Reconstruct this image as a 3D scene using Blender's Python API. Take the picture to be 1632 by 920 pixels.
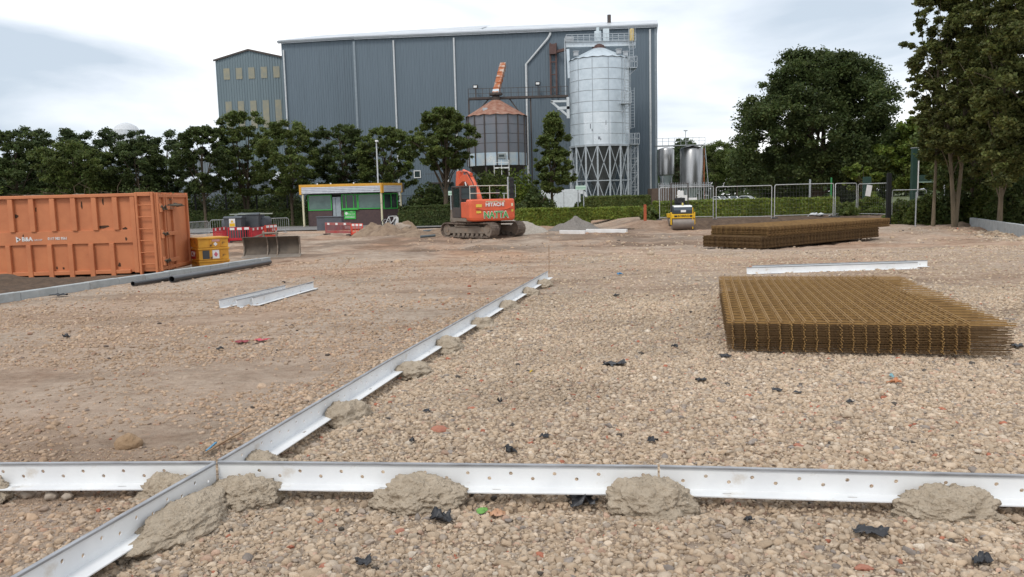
import bpy, bmesh, math, random
import numpy as np
from mathutils import Vector, Matrix, Euler, noise
R = math.radians
random.seed(7); rng = np.random.default_rng(7)
scene = bpy.context.scene
for o in list(bpy.data.objects): bpy.data.objects.remove(o, do_unlink=True)
col = scene.collection

# ---------------------------------------------------------------- camera
CAM_Z = 1.6; PITCH = 6.46; ROLL = -1.43; F = 1280.0
cam = bpy.data.cameras.new('camera'); camo = bpy.data.objects.new('camera', cam); col.objects.link(camo)
CR = Euler((R(90-PITCH), 0, 0)).to_matrix() @ Matrix.Rotation(R(ROLL), 3, 'Z')
camo.matrix_world = Matrix.Translation((0, 0, CAM_Z)) @ CR.to_4x4()
cam.sensor_width = 36; cam.lens = 36*F/1632; cam.clip_end = 6000; cam.clip_start = 0.05
scene.camera = camo

# ---------------------------------------------------------------- sky, sun, exposure
SUN_EL, SUN_AZ = 52, 205          # azimuth clockwise from +Y (behind the camera, a little left)
w = bpy.data.worlds.new("World"); scene.world = w; w.use_nodes = True
nt = w.node_tree; nt.nodes.clear(); N = nt.nodes.new; L = nt.links.new
out = N('ShaderNodeOutputWorld'); bg = N('ShaderNodeBackground'); sky = N('ShaderNodeTexSky')
sky.sky_type = 'NISHITA'; sky.sun_disc = False; sky.sun_elevation = R(SUN_EL); sky.sun_rotation = R(SUN_AZ)
tc = N('ShaderNodeTexCoord'); mp = N('ShaderNodeMapping'); mp.inputs['Scale'].default_value = (1, 1, 3.2)
mp.inputs['Location'].default_value = (5.2, 0.4, 2.0)
L(tc.outputs['Generated'], mp.inputs['Vector'])
n1 = N('ShaderNodeTexNoise'); n1.inputs['Scale'].default_value = 2.1; n1.inputs['Detail'].default_value = 7; n1.inputs['Roughness'].default_value = .5
n1.inputs['Distortion'].default_value = .35
L(mp.outputs[0], n1.inputs['Vector'])
cr = N('ShaderNodeValToRGB'); e = cr.color_ramp.elements
e[0].position = .36; e[0].color = (4.7, 5.4, 6.2, 1); e[1].position = .62; e[1].color = (9.9, 9.9, 9.9, 1)
m_ = e.new(.47); m_.color = (7.0, 7.45, 8.05, 1)
L(n1.outputs['Fac'], cr.inputs[0])
mx = N('ShaderNodeMix'); mx.data_type = 'RGBA'; mx.inputs[0].default_value = .93
L(sky.outputs[0], mx.inputs[6]); L(cr.outputs[0], mx.inputs[7]); L(mx.outputs[2], bg.inputs[0])
bg.inputs[1].default_value = .1
L(bg.outputs[0], out.inputs[0])
sun = bpy.data.lights.new('sun', 'SUN'); sun.energy = 1.2; sun.angle = R(14); sun.color = (1, .95, .88)
so = bpy.data.objects.new('sun', sun); col.objects.link(so)
sd = Vector((math.sin(R(SUN_AZ))*math.cos(R(SUN_EL)), math.cos(R(SUN_AZ))*math.cos(R(SUN_EL)), math.sin(R(SUN_EL))))
so.rotation_euler = sd.to_track_quat('Z', 'Y').to_euler()
vs = scene.view_settings; vs.view_transform = 'Standard'; vs.look = 'None'; vs.exposure = 0.45; vs.gamma = 1
scene.render.engine = 'CYCLES'

# ---------------------------------------------------------------- picking helpers (photo pixel -> place on the real site)
def ray(px, py): return (CR @ Vector(((px-816)/F, (460-py)/F, -1)))
def atY(px, py, Y):
    d = ray(px, py); t = Y/d.y; return Vector((d.x*t, Y, CAM_Z+d.z*t))
def onz(px, py, z=0.0):
    d = ray(px, py); t = (z-CAM_Z)/d.z; return Vector((d.x*t, d.y*t, z))
def hor(px): return 315.0-.025*(px-816)

KA = onz(0, 484, 0); KB = onz(432, 417, -.12)           # left kerb line
kd = (KB-KA); kd.z = 0; kd.normalize(); kn = Vector((-kd.y, kd.x, 0))
def sm(a, b, x):
    t = np.clip((x-a)/(b-a), 0, 1); return t*t*(3-2*t)
_h = rng.random((256, 256))
def vnoise(x, y):
    xi = np.floor(x).astype(int); yi = np.floor(y).astype(int); fx = x-xi; fy = y-yi
    fx = fx*fx*(3-2*fx); fy = fy*fy*(3-2*fy)
    a = _h[xi & 255, yi & 255]; b = _h[(xi+1) & 255, yi & 255]; c = _h[xi & 255, (yi+1) & 255]; d = _h[(xi+1) & 255, (yi+1) & 255]
    return (a*(1-fx)+b*fx)*(1-fy)+(c*(1-fx)+d*fx)*fy
_A = onz(-60, 738, .17); _B = onz(345, 735, .17); _C = onz(1760, 760, .17); _D = onz(-60, 965, .17); _E = onz(873, 432, .17)
def shadow_dip(x, y, A, B):     # dip added along a rail's foot to deepen the shadow under it
    d = (B-A); L_ = math.hypot(d.x, d.y); ux, uy = d.x/L_, d.y/L_; s = -(x-A.x)*uy+(y-A.y)*ux; t = (x-A.x)*ux+(y-A.y)*uy
    return np.exp(-((s+.10)/.075)**2)*sm(-.2, 0, t)*(1-sm(L_, L_+.2, t))
def g(x, y):
    x = np.asarray(x, float); y = np.asarray(y, float)
    z = -.45*sm(13, 36, y) - .2*sm(70, 160, y)
    s = (x-KA.x)*kn.x+(y-KA.y)*kn.y
    left = sm(.15, 1.2, s)*(1-sm(31, 40, y))*sm(-30, 0, y)
    z = z*(1-left)+(-.5)*left
    bank = sm(46.5, 47.2, y)*sm(5.5, 8.2, x)*(1-sm(25, 29, x))*(1-sm(49, 53, y)*.0)*(1-sm(60, 90, y))
    z = z+.44*bank
    n = (vnoise(x*.9+20, y*.9+7)-.5)*.05+(vnoise(x*3.1, y*3.1+50)-.5)*.022+(vnoise(x*9+9, y*9)-.5)*.010
    amp = 1+2.6*sm(22, 30, y)*(1-sm(50, 62, y))
    z = z+n*amp*(1-sm(60, 90, y))
    return z-.034*np.maximum(np.maximum(shadow_dip(x, y, _A, _B), shadow_dip(x, y, _B, _C)), shadow_dip(x, y, _D, _E))
def gz(x, y): return float(g(x, y))
def gp(px, py):
    z = 0.
    for _ in range(14):
        p = onz(px, py, z); z = .5*z+.5*gz(p.x, p.y)
    p = onz(px, py, z); return Vector((p.x, p.y, gz(p.x, p.y)))

# ---------------------------------------------------------------- materials
MATS = {}
def mat(name, c, rough=.7, metal=0., c2=None, scale=4., detail=6., mixp=(.35, .65), bump=0., bscale=40., dirt=None, dscale=1.5, dp=(.55, .7), spec=.4, coat=0., stretch=(1, 1, 1), attr=None, trans=0.):
    if name in MATS: return MATS[name]
    m = bpy.data.materials.new(name); m.use_nodes = True; nt = m.node_tree; nd = nt.nodes; b = nd['Principled BSDF']; l = nt.links.new
    b.inputs['Roughness'].default_value = rough; b.inputs['Metallic'].default_value = metal
    b.inputs['Specular IOR Level'].default_value = spec; b.inputs['Coat Weight'].default_value = coat
    tc = nd.new('ShaderNodeTexCoord'); mp = nd.new('ShaderNodeMapping'); mp.inputs['Scale'].default_value = stretch; l(tc.outputs['Object'], mp.inputs[0])
    no = nd.new('ShaderNodeTexNoise'); no.inputs['Scale'].default_value = scale; no.inputs['Detail'].default_value = detail; no.inputs['Roughness'].default_value = .6
    l(mp.outputs[0], no.inputs['Vector'])
    rp = nd.new('ShaderNodeValToRGB'); rp.color_ramp.elements[0].position = mixp[0]; rp.color_ramp.elements[1].position = mixp[1]
    if c2 is None: c2 = tuple(x*.82 for x in c)
    rp.color_ramp.elements[0].color = (*c, 1); rp.color_ramp.elements[1].color = (*c2, 1); l(no.outputs['Fac'], rp.inputs[0])
    cur = rp.outputs[0]
    if attr:
        at = nd.new('ShaderNodeAttribute'); at.attribute_name = attr
        mm = nd.new('ShaderNodeMix'); mm.data_type = 'RGBA'; mm.blend_type = 'MULTIPLY'; mm.inputs[0].default_value = 1
        l(cur, mm.inputs[6]); l(at.outputs['Color'], mm.inputs[7]); cur = mm.outputs[2]
    if dirt:
        dn = nd.new('ShaderNodeTexNoise'); dn.inputs['Scale'].default_value = dscale; dn.inputs['Detail'].default_value = 9; dn.inputs['Roughness'].default_value = .7
        l(mp.outputs[0], dn.inputs['Vector'])
        dr = nd.new('ShaderNodeValToRGB'); dr.color_ramp.elements[0].position = dp[0]; dr.color_ramp.elements[1].position = dp[1]; l(dn.outputs['Fac'], dr.inputs[0])
        m2 = nd.new('ShaderNodeMix'); m2.data_type = 'RGBA'; l(dr.outputs[0], m2.inputs[0]); l(cur, m2.inputs[6]); m2.inputs[7].default_value = (*dirt, 1); cur = m2.outputs[2]
    l(cur, b.inputs['Base Color'])
    rr = nd.new('ShaderNodeMapRange'); l(no.outputs['Fac'], rr.inputs[0]); rr.inputs[3].default_value = max(0, rough-.1); rr.inputs[4].default_value = min(1, rough+.1); l(rr.outputs[0], b.inputs['Roughness'])
    if bump:
        bn = nd.new('ShaderNodeTexNoise'); bn.inputs['Scale'].default_value = bscale; bn.inputs['Detail'].default_value = 8; l(mp.outputs[0], bn.inputs['Vector'])
        bu = nd.new('ShaderNodeBump'); bu.inputs['Strength'].default_value = bump; bu.inputs['Distance'].default_value = .02; l(bn.outputs['Fac'], bu.inputs['Height']); l(bu.outputs[0], b.inputs['Normal'])
    MATS[name] = m; return m
steel_w = mat('galvanised_rail', (.77,.78,.78), .6, .0, c2=(.68,.69,.70), scale=3, dirt=(.50,.44,.36), dscale=4, dp=(.60,.78), spec=.6)
lip_m = mat('rail_lip', (.36,.37,.39), .35, .3, c2=(.22,.22,.23), scale=6, stretch=(1,6,6))
mortar = mat('mortar', (.46,.385,.295), .97, c2=(.37,.305,.23), scale=14, bump=1., bscale=70, spec=.15)
rust_bar = mat('rusty_bar', (.37,.225,.08), .75, .1, c2=(.25,.145,.055), scale=9)
rust_bar2 = mat('rusty_bar_dark', (.15,.088,.034), .8, .1, c2=(.085,.048,.02), scale=9)
rust_bar3 = mat('rusty_bar_mid', (.25,.15,.055), .8, .1, c2=(.15,.085,.035), scale=9)
conc = mat('kerb_concrete', (.42,.44,.44), .85, c2=(.32,.34,.34), scale=3, bump=.5, bscale=60, dirt=(.25,.23,.2), dscale=2.5, dp=(.55,.8))
blackp = mat('black_plastic', (.018,.019,.022), .42, c2=(.03,.03,.034), scale=12, bump=.6, bscale=25, spec=.5)
blackm = mat('black_metal', (.02,.02,.022), .6)
galv = mat('galvanised', (.60,.67,.72), .36, .25, c2=(.50,.57,.62), scale=1.6, spec=.5)
galv2 = mat('galvanised_dull', (.45,.48,.50), .5, .35, c2=(.34,.36,.38), scale=3)
orange = mat('orange_paint', (.56,.205,.088), .6, c2=(.47,.165,.072), scale=1.4, dirt=(.12,.06,.035), dscale=2.6, dp=(.66,.73), spec=.4, bump=.25, bscale=6)
digger = mat('digger_orange', (.70,.125,.05), .45, c2=(.60,.105,.045), scale=2, dirt=(.3,.16,.09), dscale=3, dp=(.66,.8), spec=.5)
trackm = mat('track_steel', (.13,.10,.085), .8, .2, c2=(.24,.19,.15), scale=6, bump=.5, bscale=20)
mud = mat('dusty_steel', (.25,.21,.17), .8, .1, c2=(.17,.14,.115), scale=4, bump=.3, bscale=20, dirt=(.33,.24,.17), dscale=4, dp=(.5,.75))
yellow = mat('yellow_paint', (.68,.35,.035), .55, c2=(.52,.24,.03), scale=2.5, dirt=(.09,.05,.025), dscale=4, dp=(.58,.68))
yellow2 = mat('machine_yellow', (.75,.45,.02), .45)
whitep = mat('white_paint', (.78,.78,.78), .5, c2=(.68,.68,.67), scale=3)
redp = mat('red_plastic', (.52,.02,.03), .5, c2=(.42,.02,.03), scale=3)
redo = mat('orange_red_plastic', (.75,.07,.03), .5, c2=(.62,.06,.03), scale=3)
greyp = mat('grey_plastic', (.075,.085,.095), .55, c2=(.06,.068,.078), scale=3)
green = mat('green_paint', (.05,.42,.07), .45, c2=(.045,.36,.06), scale=3)
dgreen = mat('dark_green_paint', (.02,.055,.042), .6)
glass = mat('window_glass', (.02,.03,.03), .05, spec=.5, c2=(.03,.05,.05), scale=1)
glassg = mat('green_tinted_glass', (.05,.10,.09), .06, spec=.6, c2=(.09,.16,.14), scale=1.5)
pipe = mat('black_pipe', (.035,.036,.04), .32, c2=(.05,.05,.055), scale=4, spec=.5)
clad = mat('blue_grey_cladding', (.122,.158,.190), .5, .1, c2=(.113,.148,.178), scale=.6, stretch=(6,6,.25), detail=4, dirt=(.088,.112,.134), dscale=.35, dp=(.55,.85))
clad2 = mat('green_grey_cladding', (.155,.20,.22), .5, .1, c2=(.135,.178,.20), scale=.6, stretch=(6,6,.25))
clad3 = mat('pale_cladding', (.20,.225,.25), .5, .1, c2=(.16,.19,.215), scale=.6, stretch=(6,6,.25))
roofm = mat('roof_sheet', (.62,.65,.68), .35, .3, c2=(.5,.53,.56), scale=.5)
tan_w = mat('ochre_rooflight', (.29,.265,.185), .6, c2=(.22,.225,.19), scale=1.5)
rustc = mat('rusted_sheet', (.22,.085,.05), .75, .1, c2=(.32,.19,.14), scale=2.2, dirt=(.46,.42,.38), dscale=1.1, dp=(.62,.8))
rusto = mat('rust_orange', (.36,.12,.05), .8, .1, c2=(.45,.36,.3), scale=1.6, mixp=(.5,.6))
binm = mat('bin_grey_panel', (.165,.185,.21), .45, .3, c2=(.20,.195,.215), scale=.9, stretch=(1,1,.4))
binl = mat('bin_new_panel', (.60,.63,.62), .3, .3, c2=(.42,.54,.64), scale=1.2)
darkst = mat('dark_steel', (.06,.055,.055), .7, .2, c2=(.09,.07,.06), scale=3)
brownst = mat('brown_steel', (.09,.05,.045), .75, .1, c2=(.13,.08,.07), scale=3)
stain = mat('stainless', (.40,.40,.40), .3, .85, c2=(.30,.30,.30), scale=1, stretch=(3,3,.3))
brick = mat('dark_brick', (.075,.05,.052), .85, c2=(.10,.065,.062), scale=6)
cream = mat('cream_paint', (.66,.60,.40), .55, c2=(.6,.55,.4), scale=2, dirt=(.08,.05,.03), dscale=3, dp=(.6,.68))
fascy = mat('fascia_orange', (.68,.36,.05), .5)
doorm = mat('grey_door', (.33,.38,.41), .45)
rubber = mat('rubber', (.02,.02,.02), .8)
soilm = mat('dark_soil', (.085,.062,.047), .95, c2=(.13,.09,.065), scale=7, bump=1., bscale=22, spec=.1)
spoil = mat('sandy_spoil', (.30,.225,.16), .95, c2=(.20,.145,.105), scale=3, bump=1., bscale=18, spec=.1)
aggl = mat('pale_aggregate', (.42,.38,.33), .95, c2=(.30,.27,.235), scale=12, bump=1., bscale=30, spec=.1)
aggd = mat('grey_aggregate', (.235,.215,.195), .95, c2=(.17,.155,.14), scale=12, bump=1., bscale=30, spec=.1)
brickred = mat('brick_red', (.38,.17,.11), .9, c2=(.30,.12,.08), scale=20, bump=.5)
pinkp = mat('pink_plastic', (.55,.08,.10), .5)
woodm = mat('timber', (.30,.19,.11), .8, c2=(.22,.14,.08), scale=10, stretch=(1,8,8))
bark = mat('bark', (.115,.09,.065), .95, c2=(.07,.055,.04), scale=5, bump=.8, bscale=14, stretch=(1,1,.3), spec=.1)
barkp = mat('pale_bark', (.20,.16,.11), .95, c2=(.12,.10,.07), scale=4, bump=.8, bscale=14, stretch=(1,1,.3), spec=.1)
# foliage
def leafmat(name, c, c2):
    m = mat(name, c, .6, c2=c2, scale=.5, detail=4, attr='tint', spec=.25)
    nt = m.node_tree; b = nt.nodes['Principled BSDF']; tr = nt.nodes.new('ShaderNodeBsdfTranslucent'); mxs = nt.nodes.new('ShaderNodeMixShader'); mxs.inputs[0].default_value = .42
    nt.links.new(b.inputs['Base Color'].links[0].from_socket, tr.inputs['Color']); nt.links.new(b.outputs[0], mxs.inputs[1]); nt.links.new(tr.outputs[0], mxs.inputs[2])
    nt.links.new(mxs.outputs[0], nt.nodes['Material Output'].inputs['Surface']); return m
leaf_d = leafmat('leaf_dark', (.086,.115,.038), (.064,.090,.031))
leaf_m = leafmat('leaf_mid', (.125,.158,.044), (.090,.122,.036))
leaf_o = leafmat('leaf_olive', (.135,.150,.046), (.098,.112,.036))
leaf_y = leafmat('leaf_yellow', (.15,.195,.035), (.10,.145,.03))
leaf_b = leafmat('leaf_blue', (.078,.108,.045), (.062,.088,.038))
leaf_h = leafmat('leaf_hedge', (.20,.25,.045), (.15,.195,.038))

# ---------------------------------------------------------------- object helpers
def tag(o, label=None, cat=None, group=None, kind=None):
    if label: o['label'] = label
    if cat: o['category'] = cat
    if group: o['group'] = group
    if kind: o['kind'] = kind
    return o
def thing(name, label, cat, loc, rz=0, group=None):
    o = bpy.data.objects.new(name, None); col.objects.link(o); o.location = loc; o.rotation_euler = (0, 0, rz); o.empty_display_size = .2
    return tag(o, label, cat, group)
def link(name, me, m, parent=None):
    o = bpy.data.objects.new(name, me); col.objects.link(o)
    if m: me.materials.append(m)
    if parent: o.parent = parent
    return o
def copy_tree(o, parent=None, loc=None, rz=None, label=None):
    c = o.copy(); col.objects.link(c); c.parent = parent
    if loc is not None: c.location = loc
    if rz is not None: c.rotation_euler = (c.rotation_euler[0], c.rotation_euler[1], rz)
    if label: c['label'] = label
    for ch in [x for x in bpy.data.objects if x.parent == o]: copy_tree(ch, c)
    return c
class MB:
    def __init__(s, xf=None): s.v = []; s.f = []; s.xf = xf or Matrix()
    def add(s, vs, fs):
        n = len(s.v); s.v += [s.xf @ Vector(p) for p in vs]; s.f += [tuple(n+i for i in f) for f in fs]; return s
    def box(s, c, d, rot=None):
        x, y, z = d[0]/2, d[1]/2, d[2]/2
        vs = [Vector(p) for p in [(-x,-y,-z),(x,-y,-z),(x,y,-z),(-x,y,-z),(-x,-y,z),(x,-y,z),(x,y,z),(-x,y,z)]]
        if rot is not None: vs = [rot @ v for v in vs]
        c = Vector(c)
        return s.add([v+c for v in vs], [(3,2,1,0),(4,5,6,7),(0,1,5,4),(1,2,6,5),(2,3,7,6),(3,0,4,7)])
    def bb(s, x0, x1, y0, y1, z0, z1): return s.box(((x0+x1)/2,(y0+y1)/2,(z0+z1)/2), (abs(x1-x0),abs(y1-y0),abs(z1-z0)))
    def beam(s, a, b, w, h=None):
        a = Vector(a); b = Vector(b); d = b-a; Ln = d.length
        if Ln < 1e-6: return s
        q = d.to_track_quat('Y', 'Z').to_matrix()
        return s.box((a+b)/2, (w, Ln, h or w), q)
    def tube(s, pts, r, n=8, caps=True):
        pts = [Vector(p) for p in pts]; rs = r if isinstance(r, (list, tuple)) else [r]*len(pts)
        vs = []; fs = []; u = None
        for i, p in enumerate(pts):
            t = (pts[min(i+1, len(pts)-1)]-pts[max(i-1, 0)]).normalized()
            if u is None: u = t.orthogonal().normalized()
            u = (u-t*u.dot(t)).normalized(); w_ = t.cross(u)
            for k in range(n):
                a = 2*math.pi*k/n; vs.append(p+(u*math.cos(a)+w_*math.sin(a))*rs[i])
        for i in range(len(pts)-1):
            for k in range(n):
                fs.append((i*n+k, i*n+(k+1) % n, (i+1)*n+(k+1) % n, (i+1)*n+k))
        if caps: fs.append(tuple(range(n-1, -1, -1))); fs.append(tuple((len(pts)-1)*n+k for k in range(n)))
        return s.add(vs, fs)
    def lathe(s, prof, n=32, c=(0,0,0), caps=False, a0=0, a1=2*math.pi):
        vs = []; fs = []; full = abs(a1-a0-2*math.pi) < 1e-6; m = n if full else n+1
        for r, z in prof:
            for k in range(m):
                a = a0+(a1-a0)*k/n; vs.append((c[0]+r*math.cos(a), c[1]+r*math.sin(a), c[2]+z))
        for i in range(len(prof)-1):
            for k in range(n):
                k2 = (k+1) % m; fs.append((i*m+k, i*m+k2, (i+1)*m+k2, (i+1)*m+k))
        if caps: fs.append(tuple(range(m-1,-1,-1))); fs.append(tuple((len(prof)-1)*m+k for k in range(m)))
        return s.add(vs, fs)
    def prism(s, poly, a, axis='x', b=None):
        # poly in the plane across the axis, from a to b
        n = len(poly)
        def P(p, t): return {'x': (t, p[0], p[1]), 'y': (p[0], t, p[1]), 'z': (p[0], p[1], t)}[axis]
        vs = [P(p, a) for p in poly]+[P(p, b) for p in poly]
        fs = [tuple(range(n))[::-1], tuple(range(n, 2*n))]+[(i, (i+1) % n, n+(i+1) % n, n+i) for i in range(n)]
        return s.add(vs, fs)
    def mesh(s, name):
        me = bpy.data.meshes.new(name); me.from_pydata([tuple(v) for v in s.v], [], s.f)
        bm = bmesh.new(); bm.from_mesh(me); bmesh.ops.recalc_face_normals(bm, faces=bm.faces); bm.to_mesh(me); bm.free()
        me.update(); return me
    def build(s, name, m, parent=None, loc=None, rz=0, smooth=False, bevel=0):
        me = s.mesh(name); o = link(name, me, m, parent)
        if smooth: me.shade_smooth(); me.set_sharp_from_angle(angle=R(40))
        if loc is not None: o.location = loc; o.rotation_euler = (0, 0, rz)
        if bevel:
            b = o.modifiers.new('bevel', 'BEVEL'); b.width = bevel; b.segments = 2; b.limit_method = 'ANGLE'
        return o
def curve_mesh(cu, name):
    o = bpy.data.objects.new('tmp', cu); col.objects.link(o)
    dg = bpy.context.evaluated_depsgraph_get(); me = bpy.data.meshes.new_from_object(o.evaluated_get(dg)); me.name = name
    bpy.data.objects.remove(o, do_unlink=True); return me
def plate(name, w_, h_, holes, t, m, parent, xf):
    cu = bpy.data.curves.new('p', 'CURVE'); cu.dimensions = '2D'; cu.fill_mode = 'BOTH'; cu.extrude = t/2
    def spl(pts):
        sp = cu.splines.new('POLY'); sp.points.add(len(pts)-1); sp.use_cyclic_u = True
        for i, (x, y) in enumerate(pts): sp.points[i].co = (x, y, 0, 1)
    spl([(0,0),(w_,0),(w_,h_),(0,h_)])
    for x, y, rx, ry in holes: spl([(x+rx*math.cos(a*math.pi/6), y+ry*math.sin(a*math.pi/6)) for a in range(12)])
    me = curve_mesh(cu, name); me.transform(xf); return link(name, me, m, parent)
def text(s_, size, m, parent, xf, name='lettering', ext=.004, sx=1., bold=0., align='CENTER'):
    cu = bpy.data.curves.new('t', 'FONT'); cu.body = s_; cu.size = size; cu.extrude = ext; cu.align_x = align; cu.align_y = 'CENTER'; cu.offset = bold; cu.resolution_u = 2
    me = curve_mesh(cu, name); me.transform(xf @ Matrix.Diagonal((sx, 1, 1, 1))); return link(name, me, m, parent)
FACE = Matrix.Rotation(R(90), 4, 'X')      # lettering that faces -Y
def blob(name, c, rx, ry, rz, m, seed=0, rough=.18, freq=3., sub=4, flat=True, loc=None, rotz=0):
    bm = bmesh.new(); bmesh.ops.create_icosphere(bm, subdivisions=sub, radius=1)
    off = Vector((seed*7.3, seed*3.1, seed))
    for v in bm.verts:
        d = v.co.normalized(); k = 1
        for o_ in range(4): k += rough*noise.noise(d*freq*(2**o_)*.5+off)/(1.6**o_)*1.3
        p = d*k
        v.co = Vector((p.x*rx, p.y*ry, p.z*rz))
    me = bpy.data.meshes.new(name); bm.to_mesh(me); bm.free(); me.shade_smooth()
    o = link(name, me, m); o.location = c; o.rotation_euler = (0, 0, rotz); return o
def np_mesh(name, V, Fc, n, m, colr=None, smooth=False):
    """V (k,3), Fc (q,n) all n-gons; colr (k,3) point colours"""
    me = bpy.data.meshes.new(name); me.vertices.add(len(V)); me.vertices.foreach_set('co', V.astype(np.float32).ravel())
    me.loops.add(len(Fc)*n); me.loops.foreach_set('vertex_index', Fc.astype(np.int32).ravel())
    me.polygons.add(len(Fc)); me.polygons.foreach_set('loop_start', (np.arange(len(Fc))*n).astype(np.int32))
    if smooth: me.polygons.foreach_set('use_smooth', np.ones(len(Fc), bool))
    me.update(calc_edges=True)
    if colr is not None:
        a = me.color_attributes.new('tint', 'FLOAT_COLOR', 'POINT'); c4 = np.ones((len(V), 4), np.float32); c4[:, :3] = colr; a.data.foreach_set('color', c4.ravel())
    if m: me.materials.append(m)
    return me
def leaves_mesh(name, P, size, m, tint, upbias=.35, aspect=.6, nrm=None):
    k = len(P); n = rng.normal(size=(k, 3)); n[:, 2] = np.abs(n[:, 2])+upbias
    if nrm is not None: n = rng.normal(size=(k, 3))*.55+nrm*1.6
    n[:, 2] = n[:, 2]; n /= np.linalg.norm(n, axis=1)[:, None]
    t = rng.normal(size=(k, 3)); t -= n*(t*n).sum(1)[:, None]; t /= np.linalg.norm(t, axis=1)[:, None]; b = np.cross(n, t)
    s = (size*rng.uniform(.6, 1.35, k))[:, None]
    V = np.stack([P-t*s, P-b*s*aspect+n*s*.12, P+t*s, P+b*s*aspect+n*s*.12], 1).reshape(-1, 3)
    Fc = np.arange(k*4).reshape(-1, 4)
    return np_mesh(name, V, Fc, 4, m, np.repeat(tint, 4, 0))
def crown_points(clumps, per, flat=.65):
    C = np.array([c[:3] for c in clumps]); Rr = np.array([c[3] for c in clumps]); tint = np.array([c[4] for c in clumps])
    w_ = Rr**2; cnt = np.maximum(8, (per*len(clumps)*w_/w_.sum())).astype(int)
    idx = np.repeat(np.arange(len(clumps)), cnt); k = len(idx)
    d = rng.normal(size=(k, 3)); d /= np.linalg.norm(d, axis=1)[:, None]; r = rng.random(k)**.5*(.7+.75*rng.random(k)**2)
    P = C[idx]+d*(r*Rr[idx])[:, None]*np.array([1, 1, flat])
    t = tint[idx][:, None]*rng.uniform(.75, 1.25, (k, 1))*np.array([1, 1, 1.])
    t = t*np.stack([rng.uniform(.88, 1.15, k), np.ones(k), rng.uniform(.8, 1.15, k)], 1)
    return P, t
def make_tree(name, label, base, H, RX, zb, n_clump, n_leaf, lm, bm_=None, trunk_r=.16, shape='round', lean=0., size=.16, seed=1, group=None, RY=None, forks=1, lop=0., cr=.27, cat='tree', dens_low=1.):
    """tapered trunk with limbs, crown of leaf clumps; H height, RX crown radius, zb crown bottom"""
    rnd = random.Random(seed); t = thing(name, label, cat, base, 0, group)
    RY = RY or RX; Hc = H-zb; cl = []; tries = 0
    while len(cl) < n_clump and tries < 9000:
        tries += 1; u = rnd.random(); a = rnd.uniform(0, 2*math.pi)
        if shape == 'round': prof = math.sqrt(max(0, 1-(2*u-1)**2*.88))*(1.0 if u > .35 else 1.12-.34*u)
        elif shape == 'dome': prof = math.sqrt(max(0, 1-u**2*.93))*(.86+.28*min(1, u*4)-.14) if u > .12 else .72+u
        elif shape == 'cone': prof = (1-u)**.75*.95+.12 if u > .2 else .75+u*.9
        elif shape == 'vase': prof = .45+.75*math.sin(u*math.pi*.78)
        elif shape == 'tall': prof = .75+.3*math.sin(u*math.pi)
        else: prof = 1
        wob = 1+.28*noise.noise(Vector((math.cos(a)*1.3, math.sin(a)*1.3, u*2.5+seed*5.3)))*2
        rr = prof*wob*math.sqrt(rnd.uniform(.10, 1))*(1.0 if rnd.random() < .88 else 1.07); x = RX*rr*math.cos(a)+lop*u; y = RY*rr*math.sin(a); z = zb+Hc*u*.95
        c = RX*cr*rnd.uniform(.35, 1.15)
        cl.append((x, y, z, c, rnd.uniform(.72, 1.3)))
    P, tn = crown_points(cl, n_leaf/len(cl))
    me = leaves_mesh('crown', P, size, lm, tn); o = bpy.data.objects.new('crown', me); col.objects.link(o); o.parent = t
    tk = MB(); tops = []
    for fk in range(forks):
        a0 = fk*2.4+seed; sp = 0 if forks == 1 else .55
        pts = []; rs = []; nseg = 7; zt = zb+Hc*.72
        for i in range(nseg+1):
            f = i/nseg; pts.append((sp*math.cos(a0)*f*1.6+lean*f+.12*math.sin(f*5+seed)*f, sp*math.sin(a0)*f*1.6+.1*math.cos(f*4+seed)*f, -.15+(zt+.15)*f)); rs.append(trunk_r*(1.25 if i == 0 else 1-.8*f))
        tk.tube(pts, rs, 8); tops.append(pts)
    for i in range(min(len(cl), 26)):
        c = cl[(i*7) % len(cl)]; pts = tops[i % len(tops)]; f = rnd.uniform(.3, .95); k = min(int(f*7), 6); a = Vector(pts[k]).lerp(Vector(pts[k+1]), f*7-k); b = Vector(c[:3])
        if b.z < a.z: a = Vector(pts[max(1, k-2)])
        md = a.lerp(b, .5)+Vector((0, 0, .12*(b-a).length)); r0 = trunk_r*.42*(1-.5*f)
        tk.tube([a, md, b], [r0, r0*.6, r0*.2], 5)
    tk.build('trunk', bm_ or bark, t, smooth=True)
    return t
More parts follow.
